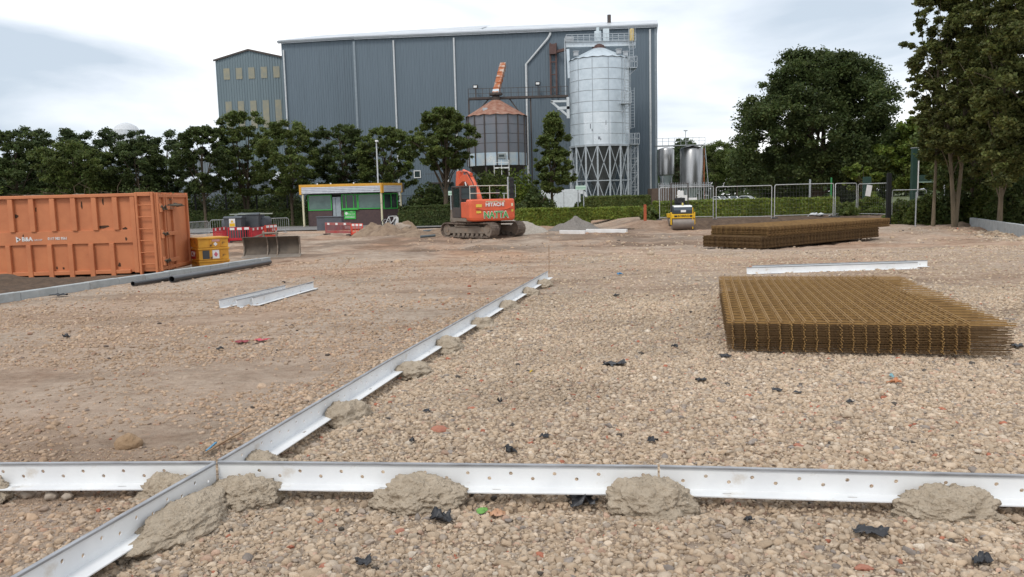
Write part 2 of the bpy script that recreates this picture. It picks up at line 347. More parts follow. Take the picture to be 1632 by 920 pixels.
def make_bush(name, label, base, rx, ry, h, n_leaf, lm, size=.12, seed=1, group=None, cat='bush', box=False, stems=True):
    """shrub or clipped hedge; leaves over the body's surface and inside; base at the ground"""
    rnd = np.random.default_rng(seed); t = thing(name, label, cat, base, 0, group); k = n_leaf
    if box:
        L2, W2 = rx, ry; u = rnd.uniform(-1, 1, k); face = rnd.random(k)
        X = u*L2; Y = np.where(face < .5, -W2, rnd.uniform(-W2, W2, k)); Z = np.where(face < .5, rnd.uniform(0, h, k), h)
        rc = h*.16; # rounded shoulders
        edge = np.clip((np.abs(X)-(L2-h*.35))/(h*.35), 0, 1); Z = Z*(1-.25*edge**2)
        top = np.clip((Z-(h-rc))/rc, 0, 1); Y = np.where(face < .5, Y+top*rc*.6, Y)
        P = np.stack([X, Y, Z], 1)+rnd.normal(size=(k, 3))*np.array([.05, .06, .05])*1.1
        P[:, 2] += .06*vnoise(P[:, 0]*1.2+seed*9, P[:, 1]*1.2)-.03; P[:, 2] = np.maximum(P[:, 2], 0)
        ends = rnd.random(k) < .06; P[ends, 0] = np.sign(P[ends, 0])*L2
    else:
        d = rnd.normal(size=(k, 3)); d[:, 2] = np.abs(d[:, 2]); d /= np.linalg.norm(d, axis=1)[:, None]
        wob = np.array([1+.45*noise.noise(Vector(q)*2.2+Vector((seed*3.7, 0, 0))) for q in d[:, :]])
        r = (.55+.45*rnd.random(k)**.5)*wob
        P = d*r[:, None]*np.array([rx, ry, h])
    tn = rnd.uniform(.72, 1.3, (k, 1))*np.ones((1, 3))*np.stack([rnd.uniform(.85, 1.2, k), np.ones(k), rnd.uniform(.8, 1.1, k)], 1)
    cl = .8+.45*vnoise(P[:, 0]*2+seed*3, P[:, 2]*2+P[:, 1]); tn = tn*cl[:, None]
    me = leaves_mesh('foliage', P, size, lm, tn, upbias=.4, nrm=np.where((face < .5)[:, None], np.array([[0, -1., -.1]]), np.array([[0, 0, 1.]])) if box else None); o = bpy.data.objects.new('foliage', me); col.objects.link(o); o.parent = t
    tk = MB()
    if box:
        # solid twig core, near-black: the hedge's inner shade is in its colour
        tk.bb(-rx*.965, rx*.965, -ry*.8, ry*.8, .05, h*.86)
        tk.build('branches', shade_twigm, t, bevel=.1)
    else:
        for i in range(9):
            a = i*.7+seed; rr = .3+.5*((i*37) % 10)/10
            tk.tube([(0, 0, -.05), (rx*rr*.4*math.cos(a), ry*rr*.4*math.sin(a), h*.4), (rx*rr*math.cos(a), ry*rr*math.sin(a), h*(.62+.2*math.sin(i)))], [.05, .035, .012], 5)
        tk.build('branches', bark, t)
    return t
shade_twigm = mat('hedge_shade_twigs', (.022,.03,.014), .95, c2=(.03,.028,.016), scale=8, spec=.1)
# ---------------------------------------------------------------- ground
def ground_material():
    m = bpy.data.materials.new('site_ground'); m.use_nodes = True; nt = m.node_tree; nd = nt.nodes; l = nt.links.new; b = nd['Principled BSDF']
    b.inputs['Roughness'].default_value = .95; b.inputs['Specular IOR Level'].default_value = .12
    geo = nd.new('ShaderNodeNewGeometry'); P = geo.outputs['Position']
    def noi(s, d=6, r=.6, st=(1,1,1), off=(0,0,0)):
        mp = nd.new('ShaderNodeMapping'); mp.inputs['Scale'].default_value = st; mp.inputs['Location'].default_value = off; l(P, mp.inputs[0])
        n = nd.new('ShaderNodeTexNoise'); n.inputs['Scale'].default_value = s; n.inputs['Detail'].default_value = d; n.inputs['Roughness'].default_value = r; l(mp.outputs[0], n.inputs['Vector']); return n.outputs['Fac']
    def ramp(x, *st):
        r = nd.new('ShaderNodeValToRGB'); el = r.color_ramp.elements; el[0].position = st[0][0]; el[0].color = (*st[0][1], 1); el[1].position = st[-1][0]; el[1].color = (*st[-1][1], 1)
        for p, c in st[1:-1]: q = el.new(p); q.color = (*c, 1)
        l(x, r.inputs[0]); return r.outputs[0]
    def mix(f, a, c, mode='MIX'):
        q = nd.new('ShaderNodeMix'); q.data_type = 'RGBA'; q.blend_type = mode
        if isinstance(f, float): q.inputs[0].default_value = f
        else: l(f, q.inputs[0])
        for s_, v in ((q.inputs[6], a), (q.inputs[7], c)):
            if isinstance(v, tuple): s_.default_value = (*v, 1)
            else: l(v, s_)
        return q.outputs[2]
    vo = nd.new('ShaderNodeTexVoronoi'); vo.inputs['Scale'].default_value = 19; l(P, vo.inputs['Vector']); vo.inputs['Randomness'].default_value = 1
    stone = nd.new('ShaderNodeSeparateColor'); l(vo.outputs['Color'], stone.inputs[0])
    sc = ramp(stone.outputs[0], (0, (.33,.26,.20)), (.35, (.45,.37,.285)), (.7, (.52,.435,.345)), (.95, (.42,.36,.30)), (1, (.45,.27,.19)))
    edge = ramp(vo.outputs['Distance'], (0, (1,1,1)), (.55, (.86,.86,.86)), (.8, (.55,.53,.5)))
    sc = mix(1., sc, edge, 'MULTIPLY')
    fines = ramp(noi(5, 9, .7), (.3, (.32,.245,.185)), (.5, (.45,.355,.28)), (.72, (.54,.445,.36)))
    at = nd.new('ShaderNodeAttribute'); at.attribute_name = 'tint'; sx = nd.new('ShaderNodeSeparateColor'); l(at.outputs['Color'], sx.inputs[0])
    # R = share of fines, G = brown/pink wear, B = soil (0) to site (1)
    nf = ramp(noi(.55, 8, .65, (1,.55,1)), (.38, (0,0,0)), (.62, (1,1,1)))
    mth = nd.new('ShaderNodeMath'); mth.operation = 'MULTIPLY_ADD'; l(nf, mth.inputs[0]); mth.inputs[1].default_value = .45; l(sx.outputs[0], mth.inputs[2]); mth.use_clamp = True
    base = mix(mth.outputs[0], sc, fines)
    pink = ramp(noi(.28, 7, .6, (1,.4,1), (4,9,0)), (.42, (0,0,0)), (.66, (1,1,1)))
    pm = nd.new('ShaderNodeMath'); pm.operation = 'MULTIPLY'; l(pink, pm.inputs[0]); l(sx.outputs[1], pm.inputs[1])
    base = mix(pm.outputs[0], base, mix(1., base, (1.06,.86,.74), 'MULTIPLY'))
    damp = ramp(noi(.5, 9, .72, (.6,1.6,1), (11,3,0)), (.47, (1,1,1)), (.70, (.56,.50,.45)))
    base = mix(1., base, damp, 'MULTIPLY')
    clod = ramp(noi(2.6, 9, .75, (.6,1,1), (2,5,0)), (.60, (1,1,1)), (.70, (.42,.37,.32)))
    base = mix(mth.outputs[0], base, mix(1., base, clod, 'MULTIPLY'))
    rut = ramp(noi(.9, 9, .7, (.22,2.6,1), (7,1,0)), (.5, (1,1,1)), (.66, (.62,.56,.5)))
    base = mix(pm.outputs[0], base, mix(1., base, rut, 'MULTIPLY'))
    base = mix(sx.outputs[2], ramp(noi(3, 9, .7), (.35, (.085,.06,.045)), (.7, (.17,.12,.085))), base)
    l(base, b.inputs['Base Color'])
    bn = noi(34, 6, .7); bu = nd.new('ShaderNodeBump'); bu.inputs['Distance'].default_value = .03; bu.inputs['Strength'].default_value = .9; l(bn, bu.inputs['Height'])
    bn2 = noi(6, 7, .65); bu2 = nd.new('ShaderNodeBump'); bu2.inputs['Distance'].default_value = .08; bu2.inputs['Strength'].default_value = .7; l(bn2, bu2.inputs['Height']); l(bu.outputs[0], bu2.inputs['Normal'])
    l(bu2.outputs[0], b.inputs['Normal']); return m
JX = onz(345, 735, .17); FX = onz(873, 432, .17); dd = (FX-JX).normalized(); dn = Vector((-dd.y, dd.x, 0))   # diagonal rail line
def leftof(x, y): return (x-JX.x)*dn.x+(y-JX.y)*dn.y
def zones(x, y):
    s = leftof(x, y); fines = .15+.42*sm(0, .6, s)*(1-sm(30, 40, y)*.2)
    fines = np.maximum(fines, .75*sm(11, 24, y)); pink = .25+.55*sm(9, 20, y)+.3*sm(0, 1.5, s)
    k = (x-KA.x)*kn.x+(y-KA.y)*kn.y
    soil = sm(.1, .6, k)*(1-sm(22, 30, y)); bank = sm(45.0, 46.2, y)*sm(8, 11, x)*(1-sm(20, 24, x))
    dug = sm(27, 33, y+3*vnoise(x*.4, y*.4))*(1-sm(52, 56, y))*(1-sm(6, 12, x))*(.15+.75*sm(.35, .7, vnoise(x*.35+4, y*.5+8)*.6+vnoise(x*1.3, y*1.3)*.4))
    return fines, pink, 1-np.maximum(np.maximum(soil, bank), .75*dug)
ys = np.concatenate([np.arange(-6, 2.6, .5), np.arange(2.6, 9, .06), np.geomspace(9, 70, 230), np.geomspace(72, 700, 30)])
us = np.sign(np.linspace(-1, 1, 341))*np.abs(np.linspace(-1, 1, 341))**1.0
X = us[None, :]*(4.6+np.maximum(ys, 0)*1.0)[:, None]; Y = ys[:, None]+0*X; Z = g(X, Y)
Z[Y > 75] = (-.45-.2*sm(70, 160, Y))[Y > 75]
V = np.stack([X, Y, Z], -1).reshape(-1, 3); nx = len(us); ny = len(ys)
ii, jj = np.meshgrid(np.arange(ny-1), np.arange(nx-1), indexing='ij'); a = (ii*nx+jj).ravel()
Fc = np.stack([a, a+1, a+nx+1, a+nx], 1); z1, z2, z3 = zones(V[:, 0], V[:, 1])
me = np_mesh('ground', V, Fc, 4, ground_material(), np.stack([z1, z2, z3], 1), smooth=True)
gr = bpy.data.objects.new('ground', me); col.objects.link(gr); tag(gr, kind='structure')
# asphalt yard and verge beyond the site
asph = mat('asphalt', (.16,.155,.15), .9, c2=(.21,.2,.19), scale=6, bump=.3)
gm = mat('verge_grass', (.06,.085,.025), .9, c2=(.09,.10,.035), scale=3, bump=1, bscale=40)
def sheet(name, pts, m, dz=.05):
    b = MB(); b.add([(x, y, -.45+dz) for x, y in pts], [tuple(range(len(pts)))]); o = b.build(name, m); tag(o, kind='structure'); return o
sheet('road', [(-60, 58), (-1.5, 58), (-1.5, 68.5), (-60, 68.5)], asph, .09)
b = MB(); b.add([(-300, 69, -.40), (22, 69, -.40), (60, 60, -.40), (300, 60, -.55), (500, 690, -.6), (-500, 690, -.6)], [(0, 1, 2, 3, 4, 5)]); tag(b.build('grass', gm), kind='structure')

# ---------------------------------------------------------------- gravel (nobody could count it)
bm = bmesh.new(); bmesh.ops.create_icosphere(bm, subdivisions=2, radius=1); ICO2 = np.array([v.co[:] for v in bm.verts]); ICO2F = np.array([[v.index for v in f.verts] for f in bm.faces]); bm.free()
bm = bmesh.new(); bmesh.ops.create_icosphere(bm, subdivisions=1, radius=1); ICO1 = np.array([v.co[:] for v in bm.verts]); ICO1F = np.array([[v.index for v in f.verts] for f in bm.faces]); bm.free()
PAL = np.array([(.50,.405,.30), (.46,.365,.265), (.54,.45,.345), (.42,.34,.255), (.48,.41,.325), (.58,.49,.385), (.38,.325,.27), (.46,.33,.25), (.29,.26,.235), (.42,.17,.11), (.10,.09,.08), (.62,.56,.47)])
PW = np.array([.24, .21, .15, .12, .11, .05, .04, .035, .018, .0055, .006, .008]); PW /= PW.sum(); PAL = PAL*np.array([1.015, .975, .95])
def stones(x, y, s, ico, icof, sink=.25, ang=.26):
    k = len(x); n = len(ico)
    sc = s[:, None]*np.stack([rng.uniform(.8, 1.35, k), rng.uniform(.6, 1.05, k), rng.uniform(.42, .8, k)], 1)
    Vv = ico[None]*sc[:, None, :]
    # chip each stone with a few random planes so that it has facets
    for _ in range(8 if n > 20 else 3):
        pn = rng.normal(size=(k, 3)); pn /= np.linalg.norm(pn, axis=1)[:, None]; off = s*rng.uniform(.32, .66, k)
        d = np.einsum('kni,ki->kn', Vv, pn)-off[:, None]; Vv = Vv-np.maximum(d, 0)[:, :, None]*pn[:, None, :]
    Vv = Vv*(1+rng.uniform(-ang*.28, ang*.28, (k, n, 1)))
    a = rng.uniform(0, 2*np.pi, k); ca, sa = np.cos(a), np.sin(a)
    ti = rng.normal(0, .3, k); ct, st = np.cos(ti), np.sin(ti)
    x1 = Vv[..., 0]; y1 = Vv[..., 1]*ct[:, None]-Vv[..., 2]*st[:, None]; z1 = Vv[..., 1]*st[:, None]+Vv[..., 2]*ct[:, None]
    Vx = x1*ca[:, None]-y1*sa[:, None]+x[:, None]; Vy = x1*sa[:, None]+y1*ca[:, None]+y[:, None]
    zz = g(x, y)+sc[:, 2]*(.35-sink*rng.uniform(0, 2.2, k)); Vz = z1+zz[:, None]
    V = np.stack([Vx, Vy, Vz], -1).reshape(-1, 3); Fq = (icof[None]+np.arange(k)[:, None, None]*n).reshape(-1, 3)
    c = PAL[rng.choice(len(PAL), k, p=PW)]*rng.uniform(.82, 1.15, (k, 1)); lf = sm(0, .7, leftof(x, y))
    c = c*(1-.17*lf[:, None]*np.array([.6, 1, 1.2]))*(.95+.20*vnoise(x*.45+3, y*.8+2)[:, None]); c = c*(1-.11*(sm(.62, .8, vnoise(x*.7+40, y*1.1+13)))[:, None])
    return V, Fq, np.repeat(c, n, 0)
def scatter(y0, y1, dens, smean, ico, icof, left=.2, seed=0, sdv=.32):
    area = (y1-y0)*(2*(.70*y1+.6)); k = int(area*dens); x = rng.uniform(-1, 1, k)*(.70*y1+.6); y = rng.uniform(y0, y1, k)
    keep = np.abs(x) < .66*y+.55; lf = sm(-.1, .9, leftof(x, y)); patch = vnoise(x*.8+31, y*.8+11)
    p = (1-(1-left)*lf*(.55+.9*patch)); kk = (x-KA.x)*kn.x+(y-KA.y)*kn.y
    keep &= (rng.random(k) < p) & (kk < -.05); x = x[keep]; y = y[keep]
    s = .94*smean*np.exp(rng.normal(0, sdv*1.15, len(x))); s = np.minimum(s, smean*2.3)
    return stones(x, y, s, ico, icof)
def fuse(parts):
    Vs, Fs, Cs = [], [], []; n = 0
    for v, f, c in parts: Vs.append(v); Fs.append(f+n); Cs.append(c); n += len(v)
    return np.concatenate(Vs), np.concatenate(Fs), np.concatenate(Cs)
parts = [scatter(2.9, 5.0, 2300, .0168, ICO2, ICO2F, sdv=.36), scatter(2.9, 5.2, 2400, .0078, ICO1, ICO1F, left=.8),
         scatter(5.0, 8.5, 2000, .0168, ICO1, ICO1F), scatter(8.5, 13, 900, .019, ICO1, ICO1F), scatter(13, 24, 90, .023, ICO1, ICO1F, left=.6),
         scatter(2.9, 14, 5, .028, ICO2, ICO2F, left=1.)]
# rubble against the far right kerb and loose clods over the dug-up middle
k = 900; p0, p1 = gp(1545, 366), gp(1640, 384); t_ = rng.random(k); x = p0.x+(p1.x-p0.x)*t_+rng.normal(0, .5, k)-.2; y = p0.y+(p1.y-p0.y)*t_+rng.normal(0, 1.1, k)-1
parts.append(stones(x, y, .05*np.exp(rng.normal(0, .4, k)), ICO1, ICO1F))
k = 5200; y = rng.uniform(22, 44, k); x = rng.uniform(-.62, .62, k)*y; keep = (vnoise(x*.35+5, y*.6) > .45) & (((x-KA.x)*kn.x+(y-KA.y)*kn.y) < -.1); x = x[keep]; y = y[keep]
parts.append(stones(x, y, .04*np.exp(rng.normal(0, .45, len(x))), ICO1, ICO1F))
# ---------------------------------------------------------------- concrete edging rails laid in an X
def rail(name, label, A, B, group, seed=0, web=.118, base=.095, ztop=None, tilt=0, holes=True):
    A = Vector(A); B = Vector(B); d = B-A; Ln = d.length; rz = math.atan2(d.y, d.x)
    t = thing(name, label, 'rail', (A.x, A.y, (ztop if ztop is not None else A.z)-web-.012), rz, group); t.rotation_euler[1] = -math.asin(max(-.3, min(.3, (B.z-A.z)/Ln)))
    if tilt: t.rotation_euler[0] = tilt
    hw = []; x = .12
    i = 0
    while x < Ln-.05 and holes: hw.append((x, web*(.66 if i % 2 else .42), .0105, .0105)); x += .118; i += 1
    hb = []; x = .34
    while x < Ln-.1 and holes: hb.append((x, base*.5, .026, .0085)); x += .62
    plate('web', Ln, web, hw, .006, steel_w, t, Matrix.Translation((0, 0, 0)) @ FACE)
    plate('base_flange', Ln, base, hb, .006, steel_w, t, Matrix.Translation((0, -base-.003, .003)))
    MB().bb(0, Ln, -.0125, .0125, web, web+.012).build('top_lip', lip_m, t, bevel=.002)
    return t
ZT = .17
RG = 'galvanised rails set out in a cross'
P0 = onz(-60, 738, ZT); PJl = onz(342.5, 735.5, ZT); PJr = onz(347.5, 735, ZT); PM = onz(1048, 742, ZT); PE = onz(1760, 760, ZT)
rl = rail('edging_rail', 'white perforated steel rail running left from the crossing of the rails', P0, PJl, RG)
rail('edging_rail', 'white perforated rail between the rail crossing and the joint in the foreground, nearest long run', PJr, PM, RG)
rail('edging_rail', 'mud smeared white rail running off the right edge of the foreground', PM+Vector((.012, 0, 0)), PE, RG)
D0 = onz(-60, 965, ZT); D1 = JX-dd*.02
rail('edging_rail', 'white rail slanting to the bottom left corner in front of the crossing', D0, D1, RG)
DA = JX+dd*.03; DB = onz(622, 572, ZT); DC = onz(742, 505, ZT)
rail('edging_rail', 'white rail slanting away just behind the rail crossing', DA, DB, RG)
rail('edging_rail', 'middle length of the white rail line slanting away from the crossing', DB+dd*.01, DC, RG)
rail('edging_rail', 'farthest length of the slanting white rail line, ending at a thin stake', DC+dd*.01, FX, RG)
st = MB(); q = gp(875, 436); st.tube([(0, 0, -.05), (.01, 0, .62)], .008, 6); o = st.build('stake', woodm); o.location = q; tag(o, 'thin upright stake at the far end of the slanting rail line', 'stake')
# mortar dabs
DABS = []
def dab(px, py, axis, rx, ry, rz, label, seed, dy=-.08, base_pt=None):
    rz *= .9; p = base_pt or onz(px, py, .02); DABS.append((p.x, p.y, axis.copy(), rx, ry, dy)); ang = math.atan2(axis.y, axis.x); nn = Vector((-axis.y, axis.x, 0))
    o = blob('mortar_dab', (p.x+nn.x*dy, p.y+nn.y*dy, .0), rx, ry, rz, mortar, seed, rough=.19, freq=2.8, sub=6 if (base_pt or onz(px, py, 0)).y < 5.2 else 5, rotz=ang)
    # lumpy crust
    for v in o.data.vertices:
        n_ = noise.noise(v.co*22+Vector((seed, 0, 0)))*.006+noise.noise(v.co*50)*.007+noise.noise(v.co*110)*.008+noise.noise(v.co*220)*.006; v.co += v.co.normalized()*n_
        if v.co.z < -.03: v.co.z = -.03
    return tag(o, label, 'mortar heap', 'mortar dabs bedding the rails')
ax = (PE-PJr).normalized(); axl = (PJl-P0).normalized(); 
def online(px, A, B, ztop=ZT):
    # point on the rail line A-B seen in photo column px
    lo, hi = 0., 1.
    for _ in range(40):
        m = (lo+hi)/2; p = A.lerp(B, m); v = CR.transposed() @ (p-Vector((0, 0, CAM_Z))); xx = 816+F*v.x/(-v.z)
        if xx < px: lo = m
        else: hi = m
    return A.lerp(B, (lo+hi)/2)
dab(0, 0, ax, .235, .17, .135, 'mortar dab on the foreground rail left of the crumpled black plastic', 3, -.08, online(672, PJr, PE))
dab(0, 0, ax, .225, .18, .15, 'mortar dab on the foreground rail right of the crumpled black plastic', 4, -.08, online(1036, PJr, PE))
dab(0, 0, ax, .24, .17, .135, 'mortar dab nearest the right edge, smeared up the foreground rail', 5, -.08, online(1502, PJr, PE))
dab(0, 0, ax, .21, .17, .13, 'mortar dab on the foreground rail just right of the crossing', 6, -.1, online(398, PJr, PE))
dab(0, 0, axl, .20, .13, .12, 'mortar dab behind the slanting rail, just left of the crossing', 7, -.06, online(282, P0, PJl))
dab(0, 0, axl, .16, .12, .11, 'mortar dab cut by the left edge of the photo', 8, -.06, online(-22, P0, PJl))
dab(0, 0, dd, .36, .16, .12, 'long smeared mortar bank along the slanting rail in front of the crossing', 9, -.11, online(262, D0, D1))
dab(0, 0, dd, .20, .14, .11, 'mortar dab on the slanting rail immediately behind the crossing', 10, -.08, online(392, DA, FX))
names = ['second', 'third', 'fourth', 'fifth', 'sixth', 'seventh', 'eighth', 'ninth']
for i, px in enumerate([530, 642, 702, 757, 800, 835, 858]):
    dab(0, 0, dd, .21, .16, .13 if i != 1 else .11, names[i]+' mortar dab along the slanting rail, counted away from the crossing', 20+i, -.09, online(px, DA, FX))
# crumbs of mortar spilt round each dab join the loose gravel
for (x_, y_, ax_, rx_, ry_, dy_) in DABS:
    if y_ > 12: continue
    k = int(420*rx_/.22); a_ = rng.uniform(0, 2*np.pi, k); r_ = 1+np.abs(rng.normal(0, .16, k)); nn = Vector((-ax_.y, ax_.x, 0))
    u = np.cos(a_)*r_*rx_; v = np.sin(a_)*r_*ry_+dy_; ok = v < -.01; u, v = u[ok], v[ok]
    V_, F_, C_ = stones(x_+ax_.x*u+nn.x*v, y_+ax_.y*u+nn.y*v, .009*np.exp(rng.normal(0, .45, len(u))), ICO1, ICO1F, sink=.1)
    parts.append((V_, F_, np.ones_like(C_)*np.array([.46, .385, .305])*np.repeat(rng.uniform(.85, 1.1, (len(u), 1)), len(ICO1), 0)))
V, Fq, C3 = fuse(parts)
stone_m = mat('gravel_stone', (1,1,1), .88, c2=(.80,.79,.78), scale=30, bump=.4, bscale=120, attr='tint', spec=.2)
me = np_mesh('gravel', V, Fq, 3, stone_m, C3, smooth=False)
go = bpy.data.objects.new('gravel', me); col.objects.link(go)
tag(go, 'loose crushed stone and pebbles strewn over the buff coloured site surface', 'gravel', kind='stuff')

# spare rails lying loose
A = gp(350, 491); B = gp(455, 466)
rail('edging_rail', 'loose white rail lying at the left, under the other two', A+Vector((0, 0, .13)), B+Vector((0, 0, .13)), 'spare rails lying at the left')
A = gp(378, 491); B = gp(498, 462)
rail('edging_rail', 'loose white rail at the left, reaching farthest right of its pile', A+Vector((0, 0, .13)), B+Vector((0, 0, .14)), 'spare rails lying at the left')
A = A+Vector((.22, .09, .15)); B = B+Vector((.0, .09, .15))
rail('edging_rail', 'loose white rail at the left, nested at the back of its pile', A, B, 'spare rails lying at the left')
A = gp(1190, 437); B = gp(1462, 428.5)
rail('edging_rail', 'long loose white rail behind the near mesh stack, shorter one in front', A+Vector((0, 0, .135)), B+Vector((0, 0, .135)), 'spare rails behind the near mesh stack')
rail('edging_rail', 'long loose white rail behind the near mesh stack, projecting at its right end', A+Vector((.15, .12, .16)), B+Vector((.26, .12, .16)), 'spare rails behind the near mesh stack')
for (x0, x1, lb) in ((893, 934, 'short white beam on the ground right of the digger'), (935, 1000, 'longer white beam on the ground right of the digger')):
    A = gp(x0, 372); B = gp(x1, 372); o = MB().bb(0, (B-A).length-.03, -.09, .09, 0, .2).build('concrete_beam', whitep, loc=A, rz=math.atan2((B-A).y, (B-A).x), bevel=.015); tag(o, lb, 'beam', 'white beams right of the digger')

# ---------------------------------------------------------------- reinforcing mesh sheets
def mesh_sheet(nl, nc, pl, pc, over_l, over_r, over_f, r, nm, m, mc=None, rc=1.):
    """long wires along y, cross wires along x"""
    b = MB(); W = (nl-1)*pl; D = (nc-1)*pc
    for i in range(nl):
        dx = rng.normal(0, .004); b.tube([(i*pl+dx, -over_f, r*1.7), (i*pl-dx, D+over_f, r*1.7)], r, 5)
    nlong = len(b.f)
    for j in range(nc):
        dy = rng.normal(0, .004); b.tube([(-over_l, j*pc+dy, 0), (W+over_r+rng.normal(0, .012), j*pc-dy, 0)], r*rc, 4)
    me = b.mesh(nm); me.materials.append(m); me.materials.append(mc or m)
    me.polygons.foreach_set('material_index', [0]*nlong+[1]*(len(b.f)-nlong)); return me
yaw = R(-13.5); o0 = gp(1162, 562)
shm = [mesh_sheet(20, 23, .112, .2, .06, .38, .05, .0055, 'rebar_mesh', rust_bar, rust_bar2, .72) for _ in range(3)]+[mesh_sheet(20, 23, .112, .2, .06, .38, .05, .0055, 'rebar_mesh', rust_bar, rust_bar, .95)]
NS = 26
for i in range(NS):
    o = bpy.data.objects.new('rebar_mesh_sheet', shm[i % 3 if i < 23 else 3]); col.objects.link(o)
    sh = .018 if i < 12 else 0
    ex = Vector((math.cos(yaw), math.sin(yaw), 0)); ey = Vector((-math.sin(yaw), math.cos(yaw), 0))
    p = o0+ex*(.03+sh*.5+rng.normal(0, .005)+(i/NS)*.008+(.03 if i % 2 else 0)*0)+ey*(rng.normal(0, .007)+(i % 2)*.02)
    o.location = (p.x, p.y, .028+i*.0118); o.rotation_euler = (0, 0, yaw+rng.normal(0, .0007))
    lb = 'rusty mesh sheet within the near stack, below its top sheet' if i < NS-1 else 'topmost rusty mesh sheet of the near stack, its square grid seen from above'
    tag(o, lb, 'mesh sheet', 'rusty reinforcing mesh sheets in the near stack')
def far_stack(p, n, yaw, z0, dz, me, lb, lt, group, tx=0):
    ex = Vector((math.cos(yaw), math.sin(yaw), 0))
    for i in range(n):
        o = bpy.data.objects.new('rebar_mesh_sheet', me[i % len(me)]); col.objects.link(o)
        q = p+ex*(rng.normal(0, .02)+tx*i/n)+Vector((0, (i % 2)*.05+rng.normal(0, .02), 0)); o.location = (q.x, q.y, p.z+z0+i*dz); o.rotation_euler = (0, rng.normal(0, .0008), yaw)
        tag(o, lt if i == n-1 else lb, 'mesh sheet', group)
pA = gp(1211, 398); pB = gp(1398, 383); yw = math.atan2((pB-pA).y, (pB-pA).x)
lenA = (pB-pA).length; nA = int(lenA/.2)+1
low = [mesh_sheet(nA, 12, .2, .2, .05, .1, .05, .0105, 'rebar_mesh', rust_bar2) for _ in range(2)]
far_stack(pA, 24, yw, .03, .0155, low, 'rusty mesh sheet in the lower layer of the far stack', 'top sheet of the lower layer of the far mesh stack', 'rusty mesh sheets in the lower far stack')
eL = (pB-pA).normalized(); U0 = pA+eL*.45; U1 = pB+eL*.95; nU = int((U1-U0).length/.2)+1
up = [mesh_sheet(nU, 12, .2, .2, .05, .1, .05, .0105, 'rebar_mesh', rust_bar3) for _ in range(2)]
far_stack(U0, 20, math.atan2((U1-U0).y, (U1-U0).x), .41, .0155, up, 'rusty mesh sheet in the upper layer of the far stack', 'topmost rusty mesh sheet of the whole far stack', 'rusty mesh sheets in the upper far stack')

# ---------------------------------------------------------------- litter and scraps
def scrap(name, px, py, w_, h_, m, label, cat, seed, peak=1., group=None):
    """a crumpled, torn sheet, size from its width in the photo"""
    p = gp(px, py); sc = p.y/F; W = w_*sc*1.05; H = h_*sc; rr = random.Random(seed); n = 15
    vs = []; fs = []
    for i in range(n):
        for j in range(n):
            u = i/(n-1)*2-1; v = j/(n-1)*2-1; q = Vector((u*2.2, v*2.2, seed*3.3)); e = noise.noise(q); e2 = noise.noise(q*2.3+Vector((9, 0, 0)))
            z = .25+e*1.0+e2*.45+.35*noise.noise(q*.9); z *= (1-.5*(u*u+v*v)*.6)
            vs.append((u*W*.5+e2*W*.13, v*W*.36+e*W*.16, .006+H*peak*max(0, z)*.95))
    for i in range(n-1):
        for j in range(n-1):
            u = (i+.5)/(n-1)*2-1; v = (j+.5)/(n-1)*2-1; a = math.atan2(v, u)
            if math.hypot(u, v) < .72+.38*noise.noise(Vector((math.cos(a)*1.8, math.sin(a)*1.8, seed*1.7))): fs.append((i*n+j, (i+1)*n+j, (i+1)*n+j+1, i*n+j+1))
    b = MB(); b.v = [Vector(v) for v in vs]; b.f = fs; me = b.mesh(name)
    bm = bmesh.new(); bm.from_mesh(me); bmesh.ops.delete(bm, geom=[v for v in bm.verts if not v.link_faces], context='VERTS'); bm.to_mesh(me); bm.free(); me.shade_smooth()
    o = link(name, me, m); o.location = (p.x, p.y, p.z+.018); o.rotation_euler = (0, 0, rr.uniform(-.5, .5)); s = o.modifiers.new('thickness', 'SOLIDIFY'); s.thickness = .0025
    return tag(o, label, cat, group)
SG = 'scraps of black plastic on the gravel'
S = [(928,808,62,30,'large crumpled black sheet against the foreground rail between two mortar dabs'), (703,834,46,26,'torn black scrap standing up in front of the foreground rail, left of centre'),
 (978,584,52,12,'pair of flat black scraps on the gravel left of the near mesh stack'), (815,725,26,20,'black scrap sticking up just behind the foreground rail'),
 (580,904,40,14,'black scrap at the bottom edge, left of centre'), (1385,856,62,18,'flat black strip in front of the foreground rail near the right dab'),
 (1193,836,22,14,'small black scrap in front of the rail, right of the middle dab'), (1075,557,14,8,'tiny dark scrap just left of the mesh stack corner'),
 (1237,627,22,8,'grey black scrap in front of the near mesh stack, middle one'), (1117,610,22,9,'curled black scrap below the left corner of the near mesh stack'),
 (1272,630,18,5,'thin black flake right of the grey scrap before the mesh stack'), (1355,645,16,7,'round black flake before the middle of the near mesh stack'),
 (658,708,14,12,'small black tuft right of the slanting rail'), (868,702,20,10,'small black scrap left of the orange shard'), (1040,708,20,12,'dark green black scrap behind the foreground rail'),
 (797,645,12,12,'thin upright black scrap in the open gravel'), (982,474,12,6,'tiny black scrap far off beyond the slanting rail'), (106,540,14,9,'dark lump alone on the far left gravel'),
 (1155,571,26,6,'flat dark flake at the front left foot of the near mesh stack'), (1620,555,26,7,'black scrap right of the near mesh stack'), (95,473,34,7,'black scraps beside the left kerb'),
 (1565,903,40,18,'black scrap in the bottom right corner'), (680,660,16,7,'flat black flake above the small black tuft'), (350,560,16,8,'dark lump left of the slanting rail, mid distance')]
for i, (px, py, w_, h_, lb) in enumerate(S): scrap('plastic_scrap', px, py, w_, h_, blackp, lb, 'plastic scrap', 31+i, .7, SG)
scrap('plastic_scrap', 385, 548, 30, 2.5, mat('dark_red_plastic', (.28,.04,.045), .5), 'dark red strip on the left gravel, left one of the pair', 'plastic scrap', 71)
